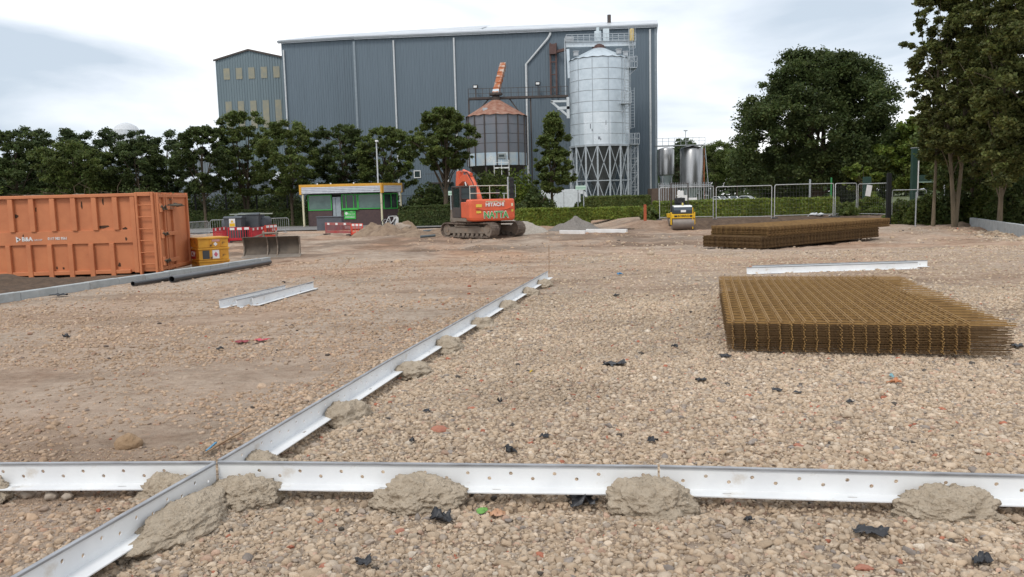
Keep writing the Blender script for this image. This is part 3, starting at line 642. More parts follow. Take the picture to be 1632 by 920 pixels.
scrap('plastic_scrap', 418, 545, 30, 2.5, pinkp, 'pinkish red strip on the left gravel, right one of the pair', 'plastic scrap', 72)
scrap('leaf_litter', 793, 826, 34, 10, mat('dry_leaf', (.42,.22,.11), .7, c2=(.5,.3,.2), scale=20), 'crumpled orange brown leaf in front of the foreground rail', 'leaf', 73)
scrap('leaf_litter', 768, 821, 26, 6, mat('green_leaf', (.16,.36,.08), .6), 'small bright green leaf beside the orange brown one', 'leaf', 74)
scrap('plastic_scrap', 1424, 613, 26, 8, mat('orange_scrap', (.50,.20,.09), .6), 'orange scrap in front of the near mesh stack at right', 'plastic scrap', 75)
scrap('plastic_scrap', 1421, 605, 9, 9, mat('pale_blue_scrap', (.25,.45,.50), .5), 'pale blue scrap behind the orange one', 'plastic scrap', 76)
scrap('plastic_scrap', 988, 439, 12, 4, mat('blue_scrap', (.06,.22,.42), .5), 'tiny blue scrap far off right of the rail end', 'plastic scrap', 77)
scrap('plastic_scrap', 846, 597, 8, 5, mat('yellow_scrap', (.65,.45,.03), .5), 'tiny yellow scrap in the open gravel', 'plastic scrap', 78)
BRK = [(702,686,38,'flat reddish brick shard right of the slanting rail'), (637,849,24,'small brick shard in front of the foreground rail'), (943,891,22,'round brick piece near the bottom edge, middle'),
 (1377,908,36,'large broken brick at the bottom edge, right'), (1392,651,12,'small orange brick piece below the orange scrap'), (516,905,24,'brick piece at the bottom edge, left of the black scrap'), (1273,712,22,'flat brick shard behind the right foreground rail'),
 (1443,833,14,'small brick piece left of the right mortar dab')]
for i, (px, py, w_, lb) in enumerate(BRK):
    p = gp(px, py); s_ = w_*p.y/F*.85; o = blob('brick_piece', (p.x, p.y, p.z+.006), s_*.5, s_*.36, s_*.17, brickred, 90+i, rough=.3, freq=2.5, sub=2); o.data.shade_flat(); o.rotation_euler = (.1, .1, i); tag(o, lb, 'brick', 'broken brick pieces in the gravel')
for i, (px, py, w_, lb) in enumerate([(45,793,22,'pale stone below the left rail, left one of three'), (82,796,22,'pale stone below the left rail, middle of three'), (108,797,18,'pale stone below the left rail, right one of three'), (205,712,44,'long brown clod behind the left rail')]):
    p = gp(px, py); s_ = w_*p.y/F; o = blob('loose_stone', (p.x, p.y, p.z+.02), s_*.5, s_*.4, s_*.36, mat('pale_stone', (.45,.38,.31), .9, bump=.5) if i < 3 else mat('brown_clod', (.33,.22,.13), .95, bump=1.), 110+i, rough=.25, freq=2.2, sub=3); tag(o, lb, 'stone')
for i, (a_, b_, lb) in enumerate([((332, 728), (398, 690), 'thin timber lath beside the slanting rail behind the crossing'), ((340, 722), (385, 699), 'shorter timber lath beside the longer one at the rail crossing'), ((330, 727), (345, 716), 'short blue lath end at the rail crossing')]):
    A = gp(*a_); B = gp(*b_); o = MB().beam((0, 0, .035), (B-A)+Vector((0, 0, .045)), .014, .008).build('lath', woodm if i < 2 else mat('blue_paint', (.08,.25,.4), .5), loc=A); tag(o, lb, 'stick')
# ---------------------------------------------------------------- concrete kerb walls
def kerb(A, B, h, th, unit, label, hB=None, group=None):
    A = Vector(A); B = Vector(B); d = B-A; Ln = math.hypot(d.x, d.y); t = thing('concrete_kerb', label, 'kerb', (A.x, A.y, A.z), math.atan2(d.y, d.x), group)
    t.rotation_euler[1] = -math.atan2(d.z, Ln); n = int(math.ceil(Ln/unit))
    for i in range(n):
        x0 = i*unit; x1 = min(Ln, x0+unit)-.008
        MB().bb(x0, x1, 0, th, -.15, h+rng.normal(0, .003)).build('kerb_block', conc, t, bevel=.012)
    return t
kA = KA-kd*5; kA.z = -.02; kB = Vector((KB.x, KB.y, gz(KB.x+.1, KB.y))); kerb(kA, kB, .235, .15, .915, 'long pale concrete kerb in front of the orange skip, running in from the left edge')
kC = KB+kd*.3+kn*.05; kC.z = kB.z; 
rA = gp(1545, 361); rB = gp(1632, 378); dR = (rB-rA).normalized()
kerb(rA, rB+dR*6, .42, .2, 2.4, 'long grey concrete kerb wall at the right edge under the trees')
# pipes along the left kerb
def mkpipe(a, b, r, label, z=0, n=14):
    A = gp(*a)+Vector((0, 0, r+.01)); B = gp(*b)+Vector((0, 0, r+.01)); d = B-A; t = MB()
    ro = r; ri = r*.86; Ln = d.length; vs = []; t.lathe([(ri, 0), (ro, 0), (ro, Ln), (ri, Ln), (ri, 0)], n)
    me = t.mesh('pipe'); me.transform(d.to_track_quat('Z', 'Y').to_matrix().to_4x4()); o = link('plastic_pipe', me, pipe); o.location = A; me.shade_smooth(); me.set_sharp_from_angle(angle=R(40))
    return tag(o, label, 'pipe', 'black pipes along the left kerb')
mkpipe((274, 451), (430, 422), .068, 'thick black pipe lying along the left kerb')
mkpipe((212, 457), (282, 446), .05, 'thin black pipe lying along the left kerb left of the thick one')
mkpipe((330, 440), (428, 423), .05, 'thin black pipe squeezed between thick pipe and the left kerb')

# ---------------------------------------------------------------- orange roll-off skip
def skip():
    c0 = onz(250, 440, -.5); c0 = Vector((atY(251, 400, 24.6).x, 24.6, -.5)); W = 2.45; Ln = 6.9; H = 2.52
    rz = R(1.5); t = thing('rolloff_skip', 'big orange roll-off waste skip, dented, behind the left kerb', 'skip', c0, rz)
    # local: x from -Ln (left) to 0 (rear corner), y 0..W depth, front side faces -y; sits slightly tilted
    x1 = -.55
    b = MB(); b.bb(-Ln, 0, .06, .12, .12, H-.06).bb(-Ln, 0, W-.12, W-.06, .12, H-.06).bb(-Ln, -Ln+.06, .12, W-.12, .12, H-.06).bb(-Ln, -.06, .12, W-.12, .12, .18)
    b.bb(-Ln, x1, -.0, .06, 1.02, 1.42); b.build('side_panel', orange, t, bevel=.006)
    b = MB(); pitch = .625; k = 0; x = x1-.62
    while x > -Ln:
        b.bb(x-.075, x+.075, -.045, .06, 1.42, H-.1).bb(x-.07-.19, x+.07-.19, -.045, .06, .0, 1.02); x -= pitch
    b.bb(x1-.16, x1-.02, -.045, .06, .10, H-.1)
    b.build('side_rib', orange, t, bevel=.012)
    b = MB(); b.bb(-Ln, -.02, -.06, .14, H-.1, H).bb(-Ln, -.02, W-.14, W+.02, H-.1, H).bb(-Ln, x1-.3, -.02, .12, .08, .2); b.build('top_rail', orange, t, bevel=.015)
    # corner post and ladder bay
    b = MB(); b.bb(x1, x1+.07, -.075, .06, .0, H+.02).bb(-.07, 0, -.075, .06, .0, H+.02).bb(x1+.072, -.072, -.075, .0, H-.1, H+.02); b.build('corner_post', orange, t, bevel=.01)
    b = MB()
    for i in range(6): b.tube([(x1+.07, -.045, .35+i*.36), (-.07, -.045, .35+i*.36)], .016, 6)
    b.build('ladder', orange, t, smooth=True)
    # rear door, seen obliquely (faces +x)
    d = MB(); d.bb(.0, .05, .0, W, .1, H); d.build('rear_door', orange, t, bevel=.01)
    b = MB()
    for y in (.02, .46, .62, 1.12, 2.38): b.bb(.05, .12, y, y+.09, .12, H-.0)
    for z in (.2, H-.1): b.bb(.05, .11, .1, W, z-.05, z+.05)
    b.build('door_frame', orange, t, bevel=.01)
    for z in (.42, 1.25, 2.05): MB().bb(.12, .17, .05, 1.3, z-.06, z+.06).tube([(.15, .10, z-.13), (.15, .10, z+.13)], .055, 10).build('hinge_bar', orange, t, bevel=.008)
    for z, s in ((.42, 1), (1.25, .8), (2.05, 1.2)):
        b = MB()
        for k in range(5): b.tube([(.19, .02+.08*k, z+.02), (.22+.05*math.sin(k*3), .05+.08*k, z+.07*math.sin(k*2+z)*s), (.2, .12+.09*k, z-.03*s)], .02, 5)
        b.build('latch', mat('greasy_steel', (.10,.085,.06), .8), t)
    b = MB(); b.bb(-Ln+.4, -.3, .5, .62, -.0, .12).bb(-Ln+.4, -.3, 1.8, 1.92, .0, .12); b.build('skid_rail', darkst, t)
    # rust scars, proud of the panel
    b = MB(); rr = random.Random(3)
    for x, z, ww, hh in ((-1.2, .35, .10, .18), (-.95, 1.45, .16, .12), (-.92, 1.15, .07, .12), (-1.62, 1.52, .42, .10), (-2.9, .28, .07, .13), (-3.1, .3, .06, .1), (-3.6, 2.1, .1, .2), (-4.0, 1.28, .06, .18), (-2.2, 2.2, .06, .3), (-1.55, 2.28, .06, .3), (-4.2, 1.9, .2, .12), (-5.2, 1.5, .1, .3)):
        n = 9; c = [(x+ww*.5*math.cos(a*2*math.pi/n)*rr.uniform(.5, 1.2), z+hh*.5*math.sin(a*2*math.pi/n)*rr.uniform(.5, 1.2)) for a in range(n)]
        yy = -.002 if z > 1.02 and z < 1.42 else (.056)
        b.prism(c, yy, 'y', yy+.0015)
    b.build('rust_patch', mat('rust_scar', (.07,.035,.02), .9), t)
    # writing
    X0 = -4.22; zz = 1.2
    lm = mat('white_lettering', (.72,.70,.68), .6)
    text('B&A', .175, lm, t, Matrix.Translation((X0+.17, -.006, zz)) @ FACE, align='LEFT', bold=.006, sx=1.0)
    text('GROUP', .075, lm, t, Matrix.Translation((X0+.53, -.006, zz-.03)) @ FACE, align='LEFT')
    text('0117 982 9561', .11, lm, t, Matrix.Translation((X0+.95, -.006, zz)) @ FACE, align='LEFT', bold=.003, sx=.88)
    b = MB(); b.prism([(X0-.0, zz-.09), (X0+.15, zz), (X0-.0, zz+.09)], -.006, 'y', -.001); b.build('emblem', lm, t)
    b = MB(); b.prism([(X0+.08, zz-.04), (X0+.02, zz), (X0+.08, zz+.04)], -.010, 'y', -.0065); b.build('emblem', mat('emblem_dark', (.04,.045,.05), .6), t)
    # waste poking over the rim
    b = MB()
    for i in range(46):
        x = rr.uniform(-Ln, -.1); y = rr.uniform(.1, .9); h_ = rr.uniform(.03, .16) if rr.random() < .8 else rr.uniform(.2, .5)
        b.tube([(x, y, H-.4), (x+rr.uniform(-.1, .1), y, H+h_*.5), (x+rr.uniform(-.35, .35), y+rr.uniform(-.1, .1), H+h_)], [.014, .01, .004], 4)
    o = b.build('twig_pile', bark, loc=c0, rz=rz); tag(o, 'dead twigs poking over the rim of the orange skip', 'twigs')
    o = blob('rubble_load', t.matrix_basis @ Vector((-3.45, 1.2, H-.42)), 3.2, 1.0, .42, mat('skip_waste', (.10,.085,.06), .95, c2=(.2,.17,.13), scale=6, bump=1.), 5, rough=.2, freq=6, sub=5, rotz=rz); tag(o, 'dark rubble heaped inside the orange skip', 'rubble')
    p = t.matrix_basis @ Vector((-.6, .5, H-.02)); P = rng.normal(size=(160, 3))*np.array([.35, .2, .06])+np.array([0, 0, .08]); P[:, 2] = np.abs(P[:, 2]); k = np.ones((160, 3))*rng.uniform(.7, 1.4, (160, 1))
    o = bpy.data.objects.new('weed_tuft', leaves_mesh('w', P, .035, leaf_d, k)); col.objects.link(o); o.location = p; tag(o, 'weedy tuft on the right end of the skip rim', 'weeds')
    p = t.matrix_basis @ Vector((-4.9, .3, H)); P = rng.normal(size=(90, 3))*np.array([.13, .1, .1])+np.array([0, 0, .2]); 
    o = bpy.data.objects.new('leafy_branch', leaves_mesh('w', P, .035, leaf_y, np.ones((90, 3)))); col.objects.link(o); o.location = p; tag(o, 'small leafy branch on the skip rim at the left edge', 'branch')
skip()
def mound(name, label, c, rx, ry, h, m, seed, group=None, cat='heap', peaky=1.2, n=54, rough=.16):
    vs = []; fs = []
    for i in range(n):
        for j in range(n):
            u = i/(n-1)*2-1; v = j/(n-1)*2-1; r = math.hypot(u, v); a = math.atan2(v, u)
            rr = r/(1+.18*noise.noise(Vector((math.cos(a)*1.2, math.sin(a)*1.2, seed)))); z = max(0, 1-rr)**(1/peaky) if rr < 1 else 0
            z = min(z, .93+.07*z); k = 1+rough*noise.noise(Vector((u*3, v*3, seed*2.1)))*2+rough*.5*noise.noise(Vector((u*11, v*11, seed)))
            x_, y_ = c[0]+u*rx, c[1]+v*ry
            vs.append((u*rx, v*ry, h*z*k-.06+(gz(x_, y_)-c[2])*.9+(.0 if rr < 1 else -.05)))
    for i in range(n-1):
        for j in range(n-1): fs.append((i*n+j, (i+1)*n+j, (i+1)*n+j+1, i*n+j+1))
    b = MB(); b.v = [Vector(v) for v in vs]; b.f = fs; me = b.mesh(name); me.shade_smooth(); o = link(name, me, m); o.location = c; return tag(o, label, cat, group)
def md(px, py, Y): p = atY(px, py, Y); return (p.x, p.y, gz(p.x, p.y))
mound('soil_mound', 'dark soil heap at the left edge between kerb and orange skip', md(25, 460, 20.5), 2.6, 2.2, .52, soilm, 1)
mound('soil_mound', 'pale sandy spoil heap beside the red barrier at the booth', md(592, 372, 48), 1.3, 1.3, .84, spoil, 2, 'spoil heaps before the booth')
mound('soil_mound', 'lumpy spoil heap in front of the right corner of the booth', md(620, 374, 47), 1.25, 1.2, .80, spoil, 3, 'spoil heaps before the booth')
mound('soil_mound', 'low spoil heap between the booth and the digger', md(668, 372, 46), 1.7, 1.3, .42, spoil, 4, 'spoil heaps before the booth')
mound('soil_mound', 'long low ridge of earth behind the digger tracks', md(715, 370, 47), 2.6, 1.3, .5, spoil, 5, 'spoil heaps before the booth')
mound('soil_mound', 'small spoil heap at the far side of the booth planter', md(650, 366, 50), 1.3, 1.0, .75, spoil, 6, 'spoil heaps before the booth')
mound('gravel_heap', 'pale aggregate heap directly right of the digger', md(820, 363, 47), 2.1, 1.7, 1.0, aggl, 7, 'aggregate heaps right of the digger', peaky=1.15)
mound('gravel_heap', 'grey aggregate heap before the clipped hedges', md(916, 364, 48.5), 1.75, 1.7, .93, aggd, 8, 'aggregate heaps right of the digger', peaky=1.15)
mound('soil_mound', 'low dark bank of soil right of the grey aggregate heap', md(985, 366, 46.5), 2.6, .8, .14, soilm, 9)
p = gp(640, 372); o = blob('concrete_lump', (p.x, p.y, p.z+.25), .5, .35, .36, mat('lump_concrete', (.38,.31,.25), .9, bump=1.), 3, rough=.3, freq=2, sub=3); o.data.shade_flat(); tag(o, 'pale broken concrete lump on the spoil between booth and digger', 'concrete lump')
for i, (px, py, lb) in enumerate([(685, 371, 'grey pipe offcut on the spoil left of the digger, upper one'), (682, 380, 'grey pipe offcut left of the digger tracks, lower one')]):
    p = gp(px, py); o = MB().tube([(-.4, -.1, .1), (.4, .12, .14)], .07, 8).build('pipe_offcut', mat('grey_pipe', (.09,.11,.12), .5), loc=p, smooth=True); tag(o, lb, 'pipe', 'pipe offcuts left of the digger')

# ---------------------------------------------------------------- stacked yellow boxes behind the skip
def site_box(label, z, h, dx, first=False, lid=True, mark=0):
    p = atY(318, 420, 26.4); t = thing('steel_chest', label, 'chest', (p.x+dx, p.y, -.5+z), R(38), 'yellow steel chests stacked beside the skip')
    w_, d_ = .98, .86
    b = MB(); b.bb(0, w_, 0, d_, .0, h-.06); b.build('body', yellow, t, bevel=.01)
    b = MB(); b.bb(-.025, w_+.025, -.025, d_+.025, h-.06, h); b.build('lid', yellow, t, bevel=.012)
    b = MB(); [b.bb(x, x+.05, -.02, -.001, .03, h-.08) for x in (.38, .72)]; b.build('rib', yellow, t)
    return t
RYZ = Matrix.Rotation(R(-90), 4, 'Z') @ FACE       # lettering that faces -X
s1 = site_box('bottom yellow steel chest of the stack beside the orange skip', 0, .28, 0)
s2 = site_box('middle yellow steel chest with red and white panels, beside the orange skip', .29, .40, 0)
s3 = site_box('topmost yellow steel chest of the stack, beside the orange skip', .70, .34, 0)
MB().bb(-.008, -.001, .34, .82, .04, .32).build('label_plate', mat('label_red', (.42,.02,.03), .5), s2)
text('CW', .24, whitep, s2, Matrix.Translation((-.012, .58, .19)) @ RYZ, bold=.004)
MB().bb(.12, .34, -.008, -.001, .04, .32).build('label_plate', mat('label_dark', (.06,.065,.07), .5), s2); MB().bb(.44, .66, -.008, -.001, .04, .32).build('label_plate', whitep, s2)
b = MB(); b.prism([(.55, .09), (.62, .18), (.55, .27), (.48, .18)], -.013, 'y', -.009); b.build('warning_diamond', mat('label_pink', (.6,.15,.2), .5), s2)
b = MB(); b.prism([(.555, .04), (.62, .11), (.555, .18), (.49, .11)], -.008, 'y', -.001); b.build('warning_diamond', whitep, s3); MB().bb(.44, .70, -.009, -.001, .19, .27).build('label_plate', mat('label_pale_red', (.6,.3,.25), .5), s3)

# ---------------------------------------------------------------- barriers
def red_barrier(label, a, b_, m, group, grey=0., h=.82):
    A = gp(*a); B = gp(*b_); d = B-A; Ln = math.hypot(d.x, d.y); t = thing('pedestrian_barrier', label, 'barrier', A, math.atan2(d.y, d.x), group)
    b = MB(); b.bb(.0, Ln, -.02, .02, h-.16, h).bb(0, Ln, -.02, .02, .1, .24).bb(0, .07, -.02, .02, .0, h-.16).bb(Ln-.07, Ln, -.02, .02, 0, h-.16)
    b.build('frame', m, t, bevel=.01)
    b = MB(); n = max(4, int(Ln/.13))
    for i in range(1, n): b.bb(Ln*i/n-.018, Ln*i/n+.018, -.012, .012, .24, h-.16)
    b.build('bars', m, t)
    b = MB()
    for f in (.1, .42, .74): b.bb(Ln*f, Ln*f+.24, -.026, -.021, h-.145, h-.02)
    b.build('reflective_strip', whitep, t)
    MB().bb(.1, .2, -.25, .25, 0, .06).build('foot', blackp, t); MB().bb(Ln-.2, Ln-.1, -.25, .25, 0, .06).build('foot', blackp, t)
    return t
G1 = 'red barriers round the grey tanks'
red_barrier('red plastic barrier around the grey tanks, leftmost panel', (341, 388), (362, 386), redp, G1)
red_barrier('dark red plastic barrier with three white strips in front of the grey tanks', (364, 387), (400, 386), redp, G1)
red_barrier('red plastic barrier panel right of the middle one, in front of the grey tanks', (401, 386), (422, 383), redp, G1)
red_barrier('orange red plastic barrier at the right end, behind the digger blade', (423, 383), (442, 380), redo, G1)
red_barrier('faded grey and red barrier in front of the booth, left panel', (519, 374), (560, 375), mat('faded_red', (.30,.14,.13), .6, c2=(.36,.05,.05), scale=1.4), 'red barriers in front of the booth', h=.76)
red_barrier('bright red plastic barrier in front of the booth, right panel', (560, 375), (579, 375), redo, 'red barriers in front of the booth', h=.76)
def crowd_barrier(label, a, b_, h=1.0):
    A = gp(*a); B = gp(*b_); d = B-A; Ln = math.hypot(d.x, d.y); t = thing('crowd_barrier', label, 'barrier', A, math.atan2(d.y, d.x), 'galvanised crowd barriers behind the skip')
    b = MB(); b.tube([(0, 0, .2), (0, 0, h-.1), (.1, 0, h), (Ln-.1, 0, h), (Ln, 0, h-.1), (Ln, 0, .2), (0, 0, .2)], .022, 6); b.build('frame', galv2, t, smooth=True)
    b = MB(); n = int(Ln/.14)
    for i in range(1, n): b.tube([(Ln*i/n, 0, .2), (Ln*i/n, 0, h)], .009, 4)
    b.build('bars', galv2, t)
    [MB().beam((x, -.28, .02), (x, .28, .02), .04, .04).beam((x, 0, 0), (x, 0, .22), .03).build('foot', galv2, t) for x in (.3, Ln-.3)]
crowd_barrier('steel crowd barrier just right of the orange skip', (300, 379), (334, 377)); crowd_barrier('steel crowd barrier behind the red barriers, left of the tanks', (336, 374), (366, 373)); crowd_barrier('steel crowd barrier right of the grey tanks', (424, 372), (461, 371))
p = gp(518, 369); 
# grey tanks and bins
def tank(label, px, py, Y, w_, h, kind):
    p = atY(px, py, Y); p.z = gz(p.x, p.y); t = thing('waste_bin' if kind else 'plastic_tank', label, 'bin' if kind else 'tank', p, R(rng.uniform(-12, 12)), 'dark grey tanks and bins in the barriers')
    if kind:
        b = MB(); b.add([(-w_*.42, -.3, .1), (w_*.42, -.3, .1), (w_*.42, .3, .1), (-w_*.42, .3, .1), (-w_/2, -.36, h-.12), (w_/2, -.36, h-.12), (w_/2, .36, h-.12), (-w_/2, .36, h-.12)], [(3,2,1,0),(4,5,6,7),(0,1,5,4),(1,2,6,5),(2,3,7,6),(3,0,4,7)]); b.build('body', greyp, t, bevel=.02)
        b = MB(); b.prism([(-.40, h-.12), (-.40, h-.06), (-.2, h+.02), (.38, h), (.38, h-.12)], -w_/2-.03, 'x', w_/2+.03); b.build('lid', greyp, t, bevel=.015)
        b = MB(); [b.tube([(x-.03, -.28, .09), (x+.03, -.28, .09)], .09, 10) for x in (-w_*.35, w_*.35)]; b.build('castor', rubber, t)
    else:
        b = MB(); b.lathe([(w_*.1, .0), (w_*.5, .02), (w_*.52, .3), (w_*.5, .32), (w_*.52, .6), (w_*.5, .62), (w_*.52, .9), (w_*.5, h-.15), (w_*.4, h-.04), (w_*.1, h)], 22, caps=True); b.build('shell', greyp, t, smooth=True)
        b = MB(); b.lathe([(.12, h-.03), (.12, h+.05), (.02, h+.07)], 12, caps=True); b.build('cap', blackp, t)
    return t
tt = tank('dark grey bin with a yellow warning sign, front left in the barriers', 376, 380, 45.5, 1.0, 1.42, 1)
MB().bb(-.17, .17, -.415, -.40, .85, 1.3).build('warning_sign', whitep, tt); MB().bb(-.15, .15, -.42, -.416, .87, 1.05).build('sign_panel', yellow2, tt)
b = MB(); b.prism([(-.09, 1.09), (.09, 1.09), (0, 1.25)], -.42, 'y', -.416); b.build('warning_triangle', yellow2, tt)
tank('round dark grey tank behind the yellow warning sign', 388, 378, 46.8, .95, 1.55, 0); tank('wide grey bin in the middle of the tanks', 402, 378, 46.4, 1.25, 1.55, 1); tank('dark grey round tank at the right of the group', 420, 376, 46.8, 1.0, 1.3, 0); tank('dark grey tank at the far left of the group', 366, 376, 47.2, .8, 1.25, 0)
b = MB().box((0, 0, 0), (2.4, .12, .06)); p = atY(403, 341, 46.4); o = b.build('lid_plank', mat('plank_pale', (.35,.38,.33), .7), loc=(p.x, 46.1, p.z), rz=.05); tag(o, 'pale plank lying across the tops of the grey tanks', 'plank')

# ---------------------------------------------------------------- detached blade
def blade():
    p = gp(434, 409); t = thing('dozer_blade', 'muddy steel dozer blade standing alone beyond the end of the kerb', 'blade', (p.x, p.y, p.z-.03), R(6)); W = 2.15; H = .82
    prof = [(-.34, .0), (-.08, .08), (.10, .26), (.13, .48), (.02, .70), (-.14, .82)]
    b = MB(); th = .05; poly = prof+[(y+th, z+.01) for y, z in prof[::-1]]
    b.prism(poly, -W/2, 'x', W/2); b.build('curved_plate', mat('muddy_blade', (.085,.07,.057), .8, c2=(.14,.115,.09), scale=2.5, bump=.4), t, smooth=True)
    for x in (-W/2-.02, -.18, .20, W/2-.02):
        b = MB(); pl = [(y-.12, z) for y, z in prof]+[(.16, .8), (.2, .3), (.1, .0)]; b.prism(pl, x, 'x', x+.045); b.build('side_plate', mud, t, bevel=.006)
    b = MB(); b.prism([(-.40, -.005), (-.40, .02), (-.05, .12), (0, .09)], -W/2-.05, 'x', W/2+.06); b.build('cutting_edge', mat('worn_steel', (.33,.29,.25), .55, .4), t)
    b = MB(); b.prism([(.05, .7), (.05, .98), (.12, 1.06), (.2, .9), (.3, .7)], .16, 'x', .22).prism([(.05, .7), (.05, .98), (.12, 1.06), (.2, .9), (.3, .7)], -.34, 'x', -.28).tube([(-.36, .11, .95), (.26, .11, .95)], .05, 10).beam((-.7, .1, .80), (-.3, .12, .93), .06)
    b.build('linkage_lug', mud, t, bevel=.005)
blade()

# ---------------------------------------------------------------- gate booth
def booth():
    p = atY(546, 366, 66); t = thing('gate_booth', 'small gate booth with orange edged flat roof, green windows and dark brick base', 'booth', (p.x, 66, gz(p.x, 66)+.02), R(-2))
    W = 6.75; Dp = 3.0; H = 3.45; x0, x1 = -W/2, W/2; wx0, wx1 = x0+.45, x1-.1; yb = .55
    S = R(-28)   # the right end wall is splayed back towards the yard
    b = MB(); b.bb(wx0, wx0+2.0, yb, yb+.25, 0, 1.32).bb(wx0+2.78, wx1, yb, yb+.25, 0, 1.32).bb(wx0, wx0+.25, yb+.25, Dp, 0, 1.32); b.bb(wx0, wx1+.5, Dp-.1, Dp+.1, 0, 2.6)
    # right hand wall runs back at an angle
    q = Vector((wx1, yb, 0)); e = Vector((wx1+1.0, yb+1.5, 0)); b.beam(q+Vector((0, .14, .66)), e+Vector((0, .14, .66)), .22, 1.32); b.build('brick_wall', brick, t)
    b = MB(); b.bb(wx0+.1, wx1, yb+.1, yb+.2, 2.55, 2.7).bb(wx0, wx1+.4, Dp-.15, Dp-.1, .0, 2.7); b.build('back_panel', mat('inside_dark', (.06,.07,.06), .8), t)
    # roof and fascia
    b = MB(); b.add([(x0, 0, 2.70), (x1, 0, 2.70), (x1+1.3, 1.9, 2.70), (x1+1.3, Dp+.3, 2.70), (x0, Dp+.3, 2.70), (x0, 0, H-.02), (x1, 0, H-.02), (x1+1.3, 1.9, H-.02), (x1+1.3, Dp+.3, H-.02), (x0, Dp+.3, H-.02)], [(4,3,2,1,0), (5,6,7,8,9), (0,1,6,5), (1,2,7,6), (2,3,8,7), (3,4,9,8), (4,0,5,9)]); b.build('roof', mat('roof_body', (.10,.10,.11), .6), t)
    b = MB(); n = 4; zb_, zt = 2.72, 3.25
    prof = []
    for i in range(n):
        z0 = zb_+(zt-zb_)*i/n; hh = (zt-zb_)/n; prof += [(-.0, z0), (-.02, z0+.001), (-.02, z0+hh*.30), (-.085, z0+hh*.34), (-.085, z0+hh*.97), (-.0, z0+hh*.98)]
    poly = prof+[(.03, zt), (.03, zb_)]
    b.prism(poly, x0+.16, 'x', x1-.12)
    e1 = Vector((x1, 0, 0)); e2 = Vector((x1+1.3, 1.9, 0)); de = (e2-e1).normalized(); ang = math.atan2(de.y, de.x); Ls = (e2-e1).length
    b2 = MB(Matrix.Translation(e1) @ Matrix.Rotation(ang, 4, 'Z')); b2.prism(poly, .14, 'x', Ls-.1); b.v += b2.v; nb = len(b.v)-len(b2.v); b.f += [tuple(i+nb for i in f) for f in b2.f]
    b.build('fascia_panel', mat('fascia_white', (.66,.68,.72), .45, c2=(.55,.57,.62), scale=3), t)
    b = MB(); b.bb(x0-.03, x1+.02, -.095, .02, 3.25, 3.46).bb(x0-.03, x0+.155, -.095, .02, 2.66, 3.25).bb(x1-.115, x1+.02, -.10, .02, 2.66, 3.25)
    b2 = MB(Matrix.Translation(e1) @ Matrix.Rotation(ang, 4, 'Z')); b2.bb(.03, Ls, -.09, .02, 3.25, 3.455).bb(.03, .135, -.09, .02, 2.66, 3.25).bb(Ls-.1, Ls, -.09, .02, 2.66, 3.25); nb = len(b.v); b.v += b2.v; b.f += [tuple(i+nb for i in f) for f in b2.f]
    b.build('fascia_trim', fascy, t, bevel=.01)
    for (x, y, lean_) in ((x0+.22, .05, 0), (x1-.08, .05, 0), (x1+1.2, 1.85, 0)): MB().tube([(x, y, 0), (x, y, 2.68)], .085 if y < 1 else .06, 12).build('post', cream, t, smooth=True)
    def win(xa, xb, za, zb_, mull, gl, tr=0):
        b = MB(); f = .07; y0, y1 = yb-.04, yb+.06; b.bb(xa, xb, y0, y1, za, za+f).bb(xa, xb, y0, y1, zb_-f, zb_).bb(xa, xa+f, y0, y1, za+f, zb_-f).bb(xb-f, xb, y0, y1, za+f, zb_-f)
        for m_ in mull: b.bb(m_-.03, m_+.03, y0, y1, za+f, zb_-f)
        w_ = b.build('window', green, t); MB().bb(xa+f, xb-f, yb+.0, yb+.012, za+f, zb_-f).build('pane', gl, w_); return w_
    win(wx0+.02, wx0+2.0, 1.34, 2.62, (), glassg); win(wx0+2.82, wx0+4.15, 1.42, 2.62, (wx0+3.2, wx0+3.82), glass); win(wx0+4.17, wx1-.02, 1.38, 2.62, (), glassg)
    MB().bb(wx0+2.80, wx0+4.2, yb-.14, yb-.045, 1.33, 1.43).build('window_sill', green, t)
    rw = MB(Matrix.Translation((wx1, yb, 0)) @ Matrix.Rotation(math.atan2(1.5, 1.0), 4, 'Z')); Lr = 1.75
    rw.bb(.1, Lr, -.05, .05, 1.34, 1.42).bb(.1, Lr, -.05, .05, 2.55, 2.62).bb(.1, .18, -.05, .05, 1.42, 2.55).bb(.95, 1.02, -.05, .05, 1.42, 2.55).bb(Lr-.08, Lr, -.05, .05, 1.42, 2.55); w_ = rw.build('window', green, t)
    rp_ = MB(rw.xf); rp_.bb(.18, Lr-.08, -.01, .01, 1.42, 2.55); rp_.build('pane', glass, w_)
    d = MB().bb(wx0+2.06, wx0+2.74, yb+.02, yb+.08, .03, 2.42).build('door', doorm, t); MB().bb(wx0+2.02, wx0+2.06, yb-.01, yb+.1, .0, 2.5).bb(wx0+2.74, wx0+2.78, yb-.01, yb+.1, 0, 2.5).bb(wx0+2.3, wx0+2.32, yb+.005, yb+.02, .1, 2.35).build('frame', blackm, d); MB().box((wx0+2.66, yb-.0, 1.1), (.05, .05, .14)).build('handle', galv2, d)
    sx = wx0+3.47; s_ = MB().bb(sx-.48, sx+.48, yb-.05, yb-.002, .58, 1.26).build('sign', green, t)
    wl = mat('sign_lettering', (.75,.8,.75), .5); text('The', .13, wl, s_, Matrix.Translation((sx+.14, yb-.054, 1.16)) @ FACE, ext=.002); text('Entrance', .16, wl, s_, Matrix.Translation((sx+.14, yb-.054, 1.0)) @ FACE, ext=.002)
    MB().bb(sx-.4, sx+.4, yb-.056, yb-.052, .80, .83).bb(sx-.4, sx+.4, yb-.056, yb-.052, .70, .73).build('text_line', wl, s_)
